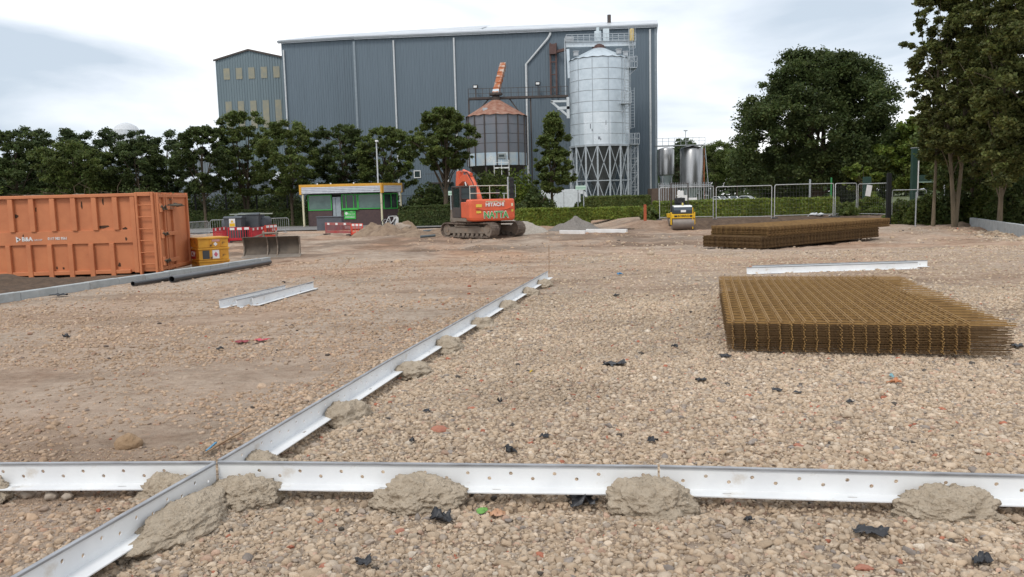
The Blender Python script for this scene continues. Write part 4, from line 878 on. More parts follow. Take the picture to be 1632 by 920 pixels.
    b = MB(Matrix.Translation((sx-.29, yb-.053, 1.05)) @ FACE); b.lathe([(.12, 0), (.12, .004)], 20, caps=True); b.build('emblem', wl, s_)
    b = MB(); b.prism([(x1-.7, 2.86), (x1-.5, 2.95), (x1-.42, 2.90), (x1-.2, 2.9), (x1-.22, 2.84), (x1-.5, 2.82)], -.083, 'y', -.078); b.build('graffiti_mark', blackm, t)
    # things inside and on the roof
    for i, x in enumerate((x0+1.4, x0+2.5, x0+4.4)): b = MB().box((x, .3, H+.06), (.10, .10, .12)).beam((x, .3, H), (x, .3, H+.06), .04).build('floodlight', whitep, t)
    o = MB().bb(-.5, .5, -.2, .2, .0, .75).bb(-.42, .42, -.15, .15, .75, .80).build('counter', mat('shelf_pale', (.45,.5,.45), .6), t); o.location = (wx0+1.0, yb+.6, .75)
    o = MB().box((0, 0, .22), (.7, .2, .2)).box((.3, 0, .15), (.3, .2, .14)).build('paperwork', whitep, t); o.location = (wx0+.5, yb+.3, 1.28)
    return t
bt = booth()
p = atY(634, 356, 62); z = gz(p.x, 62); t = thing('planter', 'white block planter at the right corner of the booth', 'planter', (p.x, 62, z)); MB().bb(-.28, .28, -.28, .28, 0, .8).build('tub', whitep, t, bevel=.03); MB().bb(-.22, .22, -.22, .22, .8, .83).build('soil', soilm, t)
def bicycle():
    p = atY(625, 357, 61.6); t = thing('bicycle', 'pale bicycle leaning by the booth corner beside the planter', 'bicycle', (p.x, 61.6, gz(p.x, 61.6)), R(25))
    for x in (-.5, .5):
        b = MB(Matrix.Translation((x, 0, .34)) @ FACE); n = 20; b.tube([(.33*math.cos(2*math.pi*i/n), .33*math.sin(2*math.pi*i/n), 0) for i in range(n+1)], .03, 6, caps=False); wh = b.build('wheel', rubber, t)
        b = MB(Matrix.Translation((x, 0, .34)) @ FACE); b.tube([(.30*math.cos(2*math.pi*i/n), .30*math.sin(2*math.pi*i/n), 0) for i in range(n+1)], .02, 5, caps=False)
        for i in range(6): b.beam((0, 0, 0), (.3*math.cos(i*1.05), .3*math.sin(i*1.05), 0), .008)
        b.build('rim', whitep, wh)
    b = MB(); A = (-.5, 0, .34); C_ = (-.1, 0, .3); S_ = (-.22, 0, .85); Hd = (.38, 0, .85); Fk = (.5, 0, .34)
    for a, c in ((A, C_), (C_, S_), (A, S_), (C_, Hd), (S_, Hd), (Hd, Fk)): b.tube([a, c], .028, 6)
    b.build('frame', whitep, t); MB().box((-.23, 0, .92), (.24, .12, .06)).build('saddle', blackp, t, bevel=.02); MB().tube([(.3, -.25, .98), (.38, 0, 1.0), (.3, .25, .98)], .018, 6).build('handlebar', blackm, t)
bicycle()
b = MB(); p = atY(516, 352, 60); b.bb(-.9, .9, -.4, .4, .0, .95).bb(-.95, .95, -.45, .45, .95, 1.02); o = b.build('storage_bin', mat('bin_dark', (.09,.10,.12), .6), loc=(atY(527, 360, 58).x, 58, gz(-10, 58)), bevel=.03); tag(o, 'low dark storage bin in front of the booth wall, behind the faded barrier', 'bin')
o.scale = (1, 1, 1)

# ---------------------------------------------------------------- tracked digger
def digger_():
    Y = 43.2; p = atY(773, 378, Y); z0 = gz(p.x, Y)+.01; t = thing('tracked_excavator', 'orange tracked excavator seen from behind, boom folded away to the left', 'excavator', (p.x-.1, Y, z0), 0)
    ua = R(48)      # undercarriage: tracks point away to the left
    U = Matrix.Rotation(ua, 4, 'Z')
    Lt, Ht, Wt, gau = 3.75, .80, .60, 2.05
    for s in (-1, 1):
        M = U @ Matrix.Translation((s*gau/2, 0, 0)); path = []; r = Ht/2-.04; c = Lt/2-r; n = 10
        for i in range(n+1): a = -math.pi/2+math.pi*i/n; path.append((c+r*math.cos(a), Ht/2+r*math.sin(a)))
        for i in range(1, 8): path.append((c-2*c*i/8, Ht-.04-.03*math.sin(i/8*math.pi)))
        for i in range(n+1): a = math.pi/2+math.pi*i/n; path.append((-c+r*math.cos(a), Ht/2+r*math.sin(a)))
        # shoes
        pts = [Vector((0, y, z)) for y, z in path]; pts.append(pts[0]); segs = []; tot = sum((pts[i+1]-pts[i]).length for i in range(len(pts)-1)); ns = 44; b = MB(M); step = tot/ns; di = 0; acc = 0; i = 0
        for k in range(ns):
            s_ = k*step; 
            while acc+(pts[i+1]-pts[i]).length < s_: acc += (pts[i+1]-pts[i]).length; i += 1
            dv = (pts[i+1]-pts[i]).normalized(); q = pts[i]+dv*(s_-acc); nrm = Vector((0, dv.z, -dv.y)); rot = Matrix((Vector((1, 0, 0)), dv, nrm)).transposed()
            b.box(q, (Wt, step*.93, .035), rot); b.box(q+nrm*.03, (Wt, .02, .035), rot); b.box(q-nrm*.04, (.2, step*.8, .06), rot)
        tr = b.build('track', trackm, t)
        b = MB(M); b.bb(-.16, .16, -1.25, 1.25, .22, .56).bb(-.22, .22, -.9, .9, .56, .60); b.build('track_frame', mud, tr, bevel=.02)
        for nm, y, rr in (('sprocket', -c, .30), ('idler', c, .30)):
            b = MB(M); b.tube([(-.17, y, Ht/2), (.17, y, Ht/2)], rr, 20).tube([(-.2, y, Ht/2), (.2, y, Ht/2)], .13, 12); b.build(nm, mud, tr)
        for k in range(7): b = MB(M); y = -1.02+k*.34; b.tube([(-.15, y, .16), (.15, y, .16)], .10, 12); b.build('track_roller', mud, tr)
    b = MB(U); b.bb(-.7, .7, -.7, .7, .35, .7).bb(-1.0, 1.0, -.5, .5, .3, .55); b.build('undercarriage', mud, t, bevel=.03)
    b = MB(); b.lathe([(.6, .7), (.6, .86)], 28, caps=True); b.build('slew_ring', darkst, t)
    # house: forward is +y, turned a little left
    ya = R(21); Hh = Matrix.Translation((0, 0, 0)) @ Matrix.Rotation(ya, 4, 'Z'); rear = 1.75; HW = 1.29
    M = Hh
    b = MB(M); n = 12; plan = [(HW*math.sin(a)*1.0, -rear+.0+.16*(1-math.cos(a))*1.0) for a in [R(-62+124*i/n) for i in range(n+1)]]
    plan = [(-HW+.02, -1.05)]+[(-HW+.03, -rear+.20)]+[(-HW+.12, -rear+.08)]+[(-HW*.6, -rear+.02), (0, -rear-.03), (HW*.6, -rear+.02)]+[(HW-.12, -rear+.08), (HW-.03, -rear+.20), (HW-.02, -1.05)]
    nn = len(plan); vs = []; fs = []
    levels = [(.86, .90), (.92, .97), (1.05, 1.0), (1.75, 1.0), (1.92, .985), (1.99, .94)]
    for z, k in levels:
        for x, y in plan: vs.append((x*k, -1.05+(y+1.05)*k, z))
    for i in range(len(levels)-1):
        for j in range(nn): fs.append((i*nn+j, i*nn+(j+1) % nn, (i+1)*nn+(j+1) % nn, (i+1)*nn+j))
    fs += [tuple(range(nn))[::-1], tuple((len(levels)-1)*nn+j for j in range(nn))]; b.add(vs, fs); cw = b.build('counterweight', digger, t, bevel=.03)
    yr = -rear-.055
    def face(y=yr): return M @ Matrix.Translation((0, y, 0)) @ FACE
    text('HITACHI', .26, whitep, cw, M @ Matrix.Translation((.07, yr+.02, 1.70)) @ FACE, bold=.008, sx=1.0, ext=.012)
    text('www.natta.co.uk', .13, mat('pale_green_lettering', (.62,.65,.42), .5), cw, M @ Matrix.Translation((.1, yr+.02, 1.87)) @ FACE, sx=1.2, ext=.008, bold=.002)
    nm = text('NATTA', .47, mat('lettering_white', (.8,.82,.78), .5), cw, M @ Matrix.Translation((.12, yr+.03, 1.165)) @ FACE, bold=.026, ext=.009, sx=.86)
    text('NATTA', .47, mat('lettering_green', (.02,.33,.03), .5), cw, M @ Matrix.Translation((.12, yr+.012, 1.165)) @ FACE, bold=.002, ext=.012, sx=.86)
    lab = mat('yellow_label', (.75,.55,.08), .5); labw = mat('cream_label', (.75,.68,.48), .5)
    for x, z, w_, h_, m_ in ((-.78, 1.66, .30, .15, lab), (-.80, 1.34, .24, .12, lab), (1.02, 1.68, .18, .15, labw), (1.06, 1.38, .11, .12, lab)):
        MB(M).bb(x-w_/2, x+w_/2, yr+.045 if abs(x) < .9 else yr+.11, yr+.14, z-h_/2, z+h_/2).build('label_plate', m_, cw)
    b = MB(M); pr = [(-.95, 1.53), (-.4, 1.46), (.2, 1.44), (.7, 1.49), (1.0, 1.57), (1.0, 1.545), (.7, 1.45), (.2, 1.40), (-.4, 1.42), (-.95, 1.505)]; b.prism(pr, yr+.012, 'y', yr+.1); b.build('crease', digger, cw)
    b = MB(M); b.bb(-HW+.02, HW-.02, -1.04, 1.35, .86, 1.02); b.build('deck', mud, t)
    b = MB(M); b.bb(.25, HW-.03, -1.03, 1.3, 1.03, 1.72).bb(-HW+.04, .24, -1.03, -.15, 1.03, 1.86); b.build('engine_cover', digger, t, bevel=.04)
    b = MB(M); b.tube([(.75, -.8, 1.72), (.75, -.8, 2.1)], .06, 10); b.build('exhaust', darkst, t)
    # cab on the left
    cx0, cx1, cy0, cy1, cz0, cz1 = -HW+.02, -.33, -.12, 1.35, 1.03, 2.72
    b = MB(M)
    for x in (cx0+.04, cx1-.04):
        for y in (cy0+.04, cy1-.04): b.bb(x-.045, x+.045, y-.045, y+.045, cz0, cz1-.08)
    b.bb(cx0, cx1, cy0, cy1, cz1-.08, cz1).bb(cx0, cx1, cy0, cy1, cz0, cz0+.55).bb(cx0+.08, cx1-.08, cy0+.02, cy0+.05, 2.0, 2.05); cb = b.build('cab', darkst, t, bevel=.02)
    MB(M).bb(cx0+.06, cx1-.06, cy0+.05, cy0+.06, cz0+.55, cz1-.1).bb(cx0+.05, cx0+.06, cy0+.1, cy1-.1, cz0+.55, cz1-.1).bb(cx1-.06, cx1-.05, cy0+.1, cy1-.1, cz0+.55, cz1-.1).build('window', glass, cb)
    MB(M).bb(cx0+.25, cx1-.2, .3, .45, 1.6, 2.3).build('seat', blackm, cb, bevel=.04)
    # boom, arm, rams
    bx = .12
    bp = [(.7, 1.35), (1.1, 2.05), (1.7, 2.75), (2.45, 3.18), (3.2, 3.2), (4.15, 2.92)]; wd = [.36, .42, .46, .44, .36, .26]
    up_, lo = [], []
    for i, (y, z) in enumerate(bp):
        a = Vector(bp[min(i+1, 5)])-Vector(bp[max(i-1, 0)]); n_ = Vector((-a.y, a.x)).normalized(); up_.append((y+n_.x*wd[i]/2, z+n_.y*wd[i]/2)); lo.append((y-n_.x*wd[i]/2, z-n_.y*wd[i]/2))
    b = MB(M); vs = []; fs = []
    for x in (bx-.17, bx+.17): vs += [(x, y, z) for y, z in up_]+[(x, y, z) for y, z in lo]
    for i in range(5): fs += [(i, i+1, 7+i, 6+i), (12+i, 18+i, 19+i, 13+i), (i, 12+i, 13+i, i+1), (6+i, 7+i, 19+i, 18+i)]
    fs += [(0, 6, 18, 12), (5, 17, 23, 11)]; b.add(vs, fs); b.build('boom', digger, t, bevel=.02)
    rods = mat('chrome', (.6,.6,.6), .2, .9)
    for sx in (-1, 1):
        b = MB(M); b.tube([(bx+sx*.32, .95, 1.25), (bx+sx*.32, 1.75, 2.35)], .085, 12); r_ = b.build('boom_ram', digger, t, smooth=True); MB(M).tube([(bx+sx*.32, 1.75, 2.35), (bx+sx*.32, 2.2, 2.95)], .045, 10).build('ram_rod', rods, r_)
        b = MB(M); b.tube([(bx+sx*.12, .9, 2.0), (bx+sx*.12, 1.5, 2.9), (bx+sx*.14, 2.4, 3.52), (bx+sx*.1, 3.2, 3.55)], .028, 6); b.build('hydraulic_hose', blackm, t)
    b = MB(M); b.tube([(bx, 2.1, 3.38), (bx, 3.4, 3.62)], .095, 12); r_ = b.build('arm_ram', digger, t, smooth=True); MB(M).tube([(bx, 3.4, 3.62), (bx, 4.0, 3.55)], .045, 8).build('ram_rod', rods, r_)
    b = MB(M); b.prism([(3.95, 3.65), (4.35, 3.62), (4.55, 3.0), (4.55, 1.5), (4.35, 1.3), (4.2, 1.6), (4.0, 2.8)], bx-.16, 'x', bx+.16); b.build('arm', digger, t, bevel=.02)
    b = MB(M); b.tube([(bx, 4.62, 3.2), (bx, 4.72, 2.1)], .075, 10); b.build('bucket_ram', digger, t, smooth=True)
    b = MB(M); b.prism([(3.6, 1.5), (3.5, .95), (3.75, .45), (4.3, .35), (4.75, .8), (4.62, 1.4), (4.4, 1.45), (4.5, .95), (4.2, .55), (3.85, .65), (3.72, 1.0), (3.8, 1.5)], bx-.5, 'x', bx+.5).bb(bx-.5, bx-.46, 3.6, 4.5, .5, 1.3).bb(bx+.46, bx+.5, 3.6, 4.5, .5, 1.3); b.build('bucket', mud, t)
    # handrails and mirror
    b = MB(M); hz = [2.68, 2.3]; L0 = Vector((-1.16, -.95, 0)); pts = [(-1.1, -1.3), (-.0, -1.25), (1.1, -.95)]
    for z in hz: b.tube([(x, y, z+(.0 if z > 2.5 else 0)) for x, y in (pts if z > 2.5 else pts[:2]+[(.6, -1.1)])], .022, 6)
    for x, y in pts: b.tube([(x, y, 1.95 if x < 1 else 1.7), (x, y, 2.68)], .022, 6)
    b.build('handrail', mat('rail_pale', (.55,.55,.48), .5), t)
    b = MB(M); b.tube([(1.25, 1.2, 1.6), (1.35, 1.25, 2.25)], .02, 6).box((1.35, 1.25, 2.35), (.2, .05, .3)); b.build('mirror', blackm, t)
    return t
digger_()

# ---------------------------------------------------------------- roller
def roller():
    Y = 45.2; p = atY(1088, 366, Y); p.z = gz(p.x, Y); t = thing('road_roller', 'small yellow tandem roller with grey drums by the mesh fence', 'roller', p, R(-4)); w_ = 1.3
    for y in (0, 1.7):
        d = MB().tube([(-w_/2+.06, y, .36), (w_/2-.06, y, .36)], .36, 36).build('drum', mat('drum_steel', (.24,.21,.19), .5, .4, c2=(.19,.165,.15), scale=2), t, smooth=True)
    b = MB(); b.bb(-w_/2, w_/2, -.28, .30, .66, .90).bb(-w_/2-.02, -w_/2+.04, -.2, .25, .3, 1.0).bb(w_/2-.04, w_/2+.02, -.2, .25, .3, 1.0).bb(-w_/2, w_/2, 1.4, 2.0, .66, .9).bb(w_/2-.16, w_/2-.11, -.32, -.26, .05, 1.25); b.build('frame', yellow2, t, bevel=.02)
    text('BOMAG', .16, blackm, t, Matrix.Translation((0, -.283, .78)) @ FACE, sx=1.1, bold=.003); MB().bb(-.5, -.34, -.287, -.281, .73, .83).bb(.34, .5, -.287, -.281, .73, .83).build('plate_mark', blackm, t)
    b = MB(); b.prism([(-.22, .9), (-.26, 1.12), (-.1, 1.3), (.6, 1.34), (.7, .9)], -.52, 'x', .52); b.bb(-.45, .45, 1.3, 1.9, .9, 1.25); b.build('hood', mat('roller_slate', (.05,.065,.085), .5), t, bevel=.04)
    b = MB(); b.prism([(-.14, 1.28), (-.02, 1.36), (.5, 1.38), (.5, 1.345), (.0, 1.3)], -.5, 'x', .5).bb(-.14, .14, -.30, -.262, 1.0, 1.12); b.build('hood_panel', whitep, t)
    b = MB(); b.bb(-.3, .3, .8, 1.15, 1.25, 1.45).bb(-.3, .3, 1.1, 1.2, 1.45, 1.8); b.build('seat', blackm, t, bevel=.05)
    b = MB(); b.tube([(0, .45, 1.3), (0, .6, 1.62)], .04, 8); n = 16; b.tube([(.2*math.cos(2*math.pi*i/n), .62+.1*math.sin(2*math.pi*i/n), 1.66+.14*math.sin(2*math.pi*i/n)) for i in range(n+1)], .018, 6); b.build('steering_wheel', blackm, t)
    b = MB(); b.tube([(-.48, 1.25, .9), (-.48, 1.25, 2.62), (.48, 1.25, 2.62), (.48, 1.25, .9)], .04, 8); b.build('roll_bar', darkst, t, smooth=True)
    b = MB(); b.lathe([(.05, 1.37), (.05, 1.5), (.02, 1.52)], 10, caps=True); b.build('beacon', mat('beacon_yellow', (.7,.6,.2), .3), t)
roller()

# ---------------------------------------------------------------- mesh fence panels
def fence_panel(label, a, b_, h=1.92):
    """a, b_: base points (x,y)"""
    A = Vector((a[0], a[1], gz(*a))); B = Vector((b_[0], b_[1], gz(*b_))); d = B-A; Ln = math.hypot(d.x, d.y); t = thing('fence_panel', label, 'fence', A+Vector((0, 0, .06)), math.atan2(d.y, d.x), 'temporary mesh fence panels'); t.location.z = (A.z+B.z)/2+.03
    r = .024; b = MB(); e = .05; q = .09
    b.tube([(e, 0, 0), (e, 0, h-q), (e+q*.3, 0, h-q*.3), (e+q, 0, h), (Ln-e-q, 0, h), (Ln-e-q*.3, 0, h-q*.3), (Ln-e, 0, h-q), (Ln-e, 0, 0)], r, 6).tube([(e, 0, .12), (Ln-e, 0, .12)], r*.9, 6); b.build('frame', mat('fence_tube', (.55,.56,.56), .4, .4), t, smooth=True)
    b = MB(); n = max(4, int(Ln/.18))
    for i in range(1, n): b.beam((e+(Ln-2*e)*i/n, 0, .12), (e+(Ln-2*e)*i/n, 0, h), .0035)
    for k in range(1, 8): b.beam((e, .005, .12+k*(h-.12)/8), (Ln-e, .005, .12+k*(h-.12)/8), .0035)
    b.build('wire_mesh', mat('fence_wire', (.25,.25,.25), .5, .4), t)
    MB().bb(-.12, .16, -.3, .3, -.1, .03).build('foot_block', mat('foot_rubber', (.07,.07,.07), .9), t, bevel=.02)
    return t
FP = [((1050, 48.6), (1138, 48.2), 'mesh fence panel directly behind the roller, leftmost of the run'), ((1140, 48.1), (1231, 47.4), 'mesh fence panel second from the left, just right of the roller'),
      ((1233, 47.5), (1329, 47.6), 'mesh fence panel third from the left, above the left part of the far mesh stack'), ((1330, 47.7), (1365, 49.4), 'mesh fence panel angled back, narrow in view, beside the green post'),
      ((1366, 49.5), (1415, 47.0), 'mesh fence panel with a white notice near its top'), ((1420, 46.2), (1477, 44.9), 'mesh fence panel furthest right, over the weeds')]
pan = []
for a, b_, lb in FP: pan.append(fence_panel(lb, (atY(a[0], 340, a[1]).x, a[1]), (atY(b_[0], 340, b_[1]).x, b_[1])))
def board(label, px0, px1, py0, py1, Y, m, tilt=0, th=.01, name='notice_board'):
    A = atY(px0, py1, Y); B = atY(px1, py0, Y); c = (A+B)/2; o = MB().box((0, 0, 0), (abs(B.x-A.x), th, abs(B.z-A.z))).build(name, m, loc=c); o.rotation_euler = (0, tilt, 0); tag(o, label, 'notice'); return o
board('white notice on the fence above the roller, upper one', 1079.5, 1089.5, 304, 317, 48.1, whitep); board('white notice on the fence above the roller, lower one', 1087, 1095.5, 311, 320, 48.0, whitep)
board('small white plate on the fence right of the roller notices', 1097, 1111, 315, 319, 48.1, whitep); board('tilted white notice hanging on the right part of the mesh fence', 1380, 1389, 295, 313, 46.9, whitep, .16)
# crumpled white sheeting at the fence foot
scrap('plastic_sheet', 1305, 346, 40, 8, mat('white_sheeting', (.6,.62,.64), .4), 'crumpled white sheeting at the foot of the mesh fence', 'sheeting', 201)

# ---------------------------------------------------------------- posts, signs, traffic light, lamp
def post_sign(label, px, py0, py1, Y, w_, base_py, m):
    A = atY(px, py1, Y); B = atY(px, py0, Y); z = gz(A.x, Y); t = thing('direction_sign', label, 'sign', (A.x, Y, z)); h = B.z-z; hb = B.z-A.z
    MB().bb(-w_/2, w_/2, -.03, 0, h-hb, h).build('board', m, t, bevel=.01); MB().bb(-w_/2+.02, w_/2-.02, -.034, -.031, h-hb*.62, h-hb*.4).build('stripe', mat('sign_pale_green', (.25,.45,.33), .5), t)
    for x in (-w_*.28, w_*.28): MB().tube([(x, .03, 0), (x, .03, h-.02)], .035, 8).build('post', galv2, t)
sgn = mat('sign_mint', (.50,.66,.58), .5)
post_sign('pale green sign on two posts left of the digger', 723, 304.5, 311.5, 57, .75, 350, sgn); post_sign('pale green sign on two posts in front of the silver silo legs', 925.5, 296, 303, 58, .74, 345, sgn)
Y = 52; p = atY(811, 340, Y); z = gz(p.x, Y); t = thing('traffic_light', 'traffic light on a grey pole behind the digger', 'traffic light', (p.x, Y, z)); hp = atY(811, 282, Y).z-z
MB().tube([(0, 0, 0), (0, 0, hp)], .06, 10).build('pole', galv2, t, smooth=True)
hd = MB().bb(.09, .37, -.15, .1, hp-1.45, hp-.05).build('signal_head', blackm, t, bevel=.03)
for i in range(3): b = MB(Matrix.Translation((.23, -.155, hp-.3-i*.42)) @ FACE); b.lathe([(.10, 0), (.10, .01)], 14, caps=True); b.build('lens', mat('lens_dark', (.03,.02,.02), .2), hd); b = MB(Matrix.Translation((.23, -.155, hp-.3-i*.42)) @ FACE); b.lathe([(.115, 0), (.115, .12)], 14, a0=0, a1=math.pi); b.build('visor', blackm, hd)
MB().tube([(.38, -.1, hp-.5), (.45, -.1, hp-.5), (.45, -.1, hp-1.3), (.38, -.1, hp-1.3)], .02, 6).build('bracket', galv2, t)
p2 = MB().tube([(-.28, 0, 0), (-.28, 0, hp-1.1)], .04, 8).tube([(-.4, 0, hp-1.05), (.0, 0, hp-1.05)], .03, 6).build('side_post', galv2, t)
Y = 69.2; p = atY(603, 300, Y); z = gz(p.x, Y); t = thing('lamp_post', 'slim white lamp post rising behind the booth', 'lamp post', (p.x, Y, z)); h = atY(603, 227, Y).z-z
MB().tube([(0, 0, 0), (0, 0, h)], [.10, .05], 10).build('pole', mat('pole_white', (.6,.62,.63), .4), t, smooth=True); MB().box((.06, -.1, h+.08), (.26, .5, .16)).build('lamp_head', mat('lamp_white', (.75,.75,.75), .4), t, bevel=.05)
def simple_post(name, label, px, pt, Y, w_, m, cat='post'):
    A = atY(px, pt, Y); z = gz(A.x, Y); h = A.z-z; b = MB(); b.bb(-w_/2, w_/2, -w_/2, w_/2, -.1, h-.04).bb(-w_*.42, w_*.42, -w_*.42, w_*.42, h-.04, h); o = b.build(name, m, loc=(A.x, Y, z), bevel=.006); return tag(o, label, cat)
simple_post('marker_post', 'orange marker post left of the roller', 1028, 326, 47.6, .15, mat('marker_orange', (.42,.10,.04), .6))
simple_post('green_post', 'bright green thin post behind the mesh fence', 1325, 283, 56, .09, mat('post_green', (.04,.24,.08), .5))
simple_post('black_post', 'thick black post between the two right fence panels', 1417.5, 276, 46.0, .22, mat('post_black', (.012,.013,.013), .8))
simple_post('thin_stake', 'thin grey stake in the weeds right of the mesh fence', 1460.5, 306, 41.5, .05, galv2)
simple_post('grey_post', 'thin grey post behind the mesh fence left of the big trunk', 1291, 286, 58, .1, galv2)
Y = 58; p = atY(1381, 320, Y); z = gz(p.x, Y); o = MB().bb(-.3, .3, -.04, .04, 0, atY(1381, 282, Y).z-z).build('green_sign', dgreen, loc=(p.x, Y, z), bevel=.01); tag(o, 'narrow dark green sign leaning behind the tilted notice', 'sign')
Y = 54; p = atY(1456, 320, Y); z = gz(p.x, Y); h = atY(1456, 236.5, Y).z-z; t = thing('totem_sign', 'tall dark green totem sign with a white edge at the wood edge', 'sign', (p.x, Y, z))
MB().bb(-.2, .14, -.15, .15, 0, h).build('panel', dgreen, t, bevel=.01); MB().bb(.145, .22, -.16, .12, h*.40, h-.05).build('edge_strip', whitep, t); MB().bb(-.22, .24, -.17, .17, h, h+.05).build('cap', galv2, t)
Y = 56; A = atY(1458, 290, Y); B = atY(1510, 278, Y); z = gz(A.x, Y); t = thing('board_sign', 'long dark green board beside the tall totem sign', 'sign', (A.x, Y, z)); W = B.x-A.x
MB().bb(0, W, -.05, .05, A.z-z, B.z-z).build('board', dgreen, t); MB().bb(0, W, -.07, .07, A.z-z-.06, A.z-z).build('trim', mat('trim_pale', (.3,.42,.36), .5), t); [MB().tube([(x, 0, 0), (x, 0, A.z-z-.061)], .05, 8).build('leg', galv2, t) for x in (.2, W-.2)]
o = board('small bright green sign deep among the right trunks', 1601, 1608, 256, 271, 41, mat('dim_green', (.03,.17,.06), .6), name='green_sign'); o['category'] = 'sign'; 

# ---------------------------------------------------------------- van and parked cars
def van():
    Y = 84; A = atY(862, 335, Y); z = gz(A.x, Y); t = thing('panel_van', 'white panel van parked behind the hedge and slim tree', 'van', (A.x, Y, -.45), 0); W = 5.6; H = 2.75
    b = MB(); b.prism([(0, .4), (0, H-.25), (.12, H), (4.2, H), (4.7, H-.35), (5.1, 1.45), (5.6, 1.15), (5.65, .4)], 0, 'y', 2.0); b.build('body', mat('van_white', (.70,.73,.76), .35), t, bevel=.05)
    for x in (1.0, 4.6): wv = MB().tube([(x, -.02, .36), (x, .25, .36)], .36, 20).build('wheel', rubber, t); MB().tube([(x, -.035, .36), (x, -.02, .36)], .2, 14).build('rim', galv2, wv)
    MB().prism([(4.15, 1.55), (4.15, 2.25), (4.45, 2.25), (4.85, 1.55)], -.012, 'y', -.002).build('window', glass, t); MB().bb(3.95, 3.99, -.008, -.002, .6, 2.4).bb(2.4, 2.43, -.008, -.002, .6, 2.5).build('door_seam', darkst, t); MB().bb(.3, .7, -.01, -.002, 1.7, 1.9).build('red_mark', mat('red_mark', (.4,.08,.08), .5), t)
van()
def car(label, px, Y, rz=0, proto=None, cc=(.72,.74,.76)):
    p = atY(px, 316, Y); z = -.64
    if proto: return copy_tree(proto, None, (p.x, Y, z), rz, label)
    t = thing('parked_car', label, 'car', (p.x, Y, z), rz, 'white cars parked beyond the long hedge')
    b = MB(); b.prism([(-2.1, .35), (-2.15, .75), (-1.9, .92), (-1.1, 1.0), (-.4, 1.42), (1.0, 1.46), (1.9, 1.0), (2.1, .9), (2.1, .35)], -.86, 'x', .86)
    b.build('body', mat('car_white', cc, .25, coat=.5), t, bevel=.09)
    MB().add([(-.68, -1.13, 1.03), (.68, -1.13, 1.03), (.58, -.47, 1.42), (-.58, -.47, 1.42)], [(0,1,2,3)]).build('windscreen', glass, t)
    for s in (-1, 1):
        MB().prism([(-.95, 1.02), (-.4, 1.36), (.9, 1.38), (1.6, 1.02)], s*.865, 'x', s*.872).build('side_window', glass, t); MB().box((s*.62, -2.12, .74), (.3, .08, .14)).build('headlight', galv, t)
        for y in (-1.35, 1.3): MB().tube([(s*.66, y, .32), (s*.88, y, .32)], .32, 16).build('wheel', rubber, t)
    MB().box((0, -2.14, .58), (.8, .06, .14)).build('grille', blackm, t)
    return t
c1 = car('white parked car seen beyond the hedge just right of the fence post nearest the tanks', 1148, 160, R(22)); car('white parked car facing the site in the middle of the second fence panel', 1168, 158, R(-6), c1); car('white parked car mostly hidden, rightmost of those beyond the hedge', 1191, 158, R(50), c1)
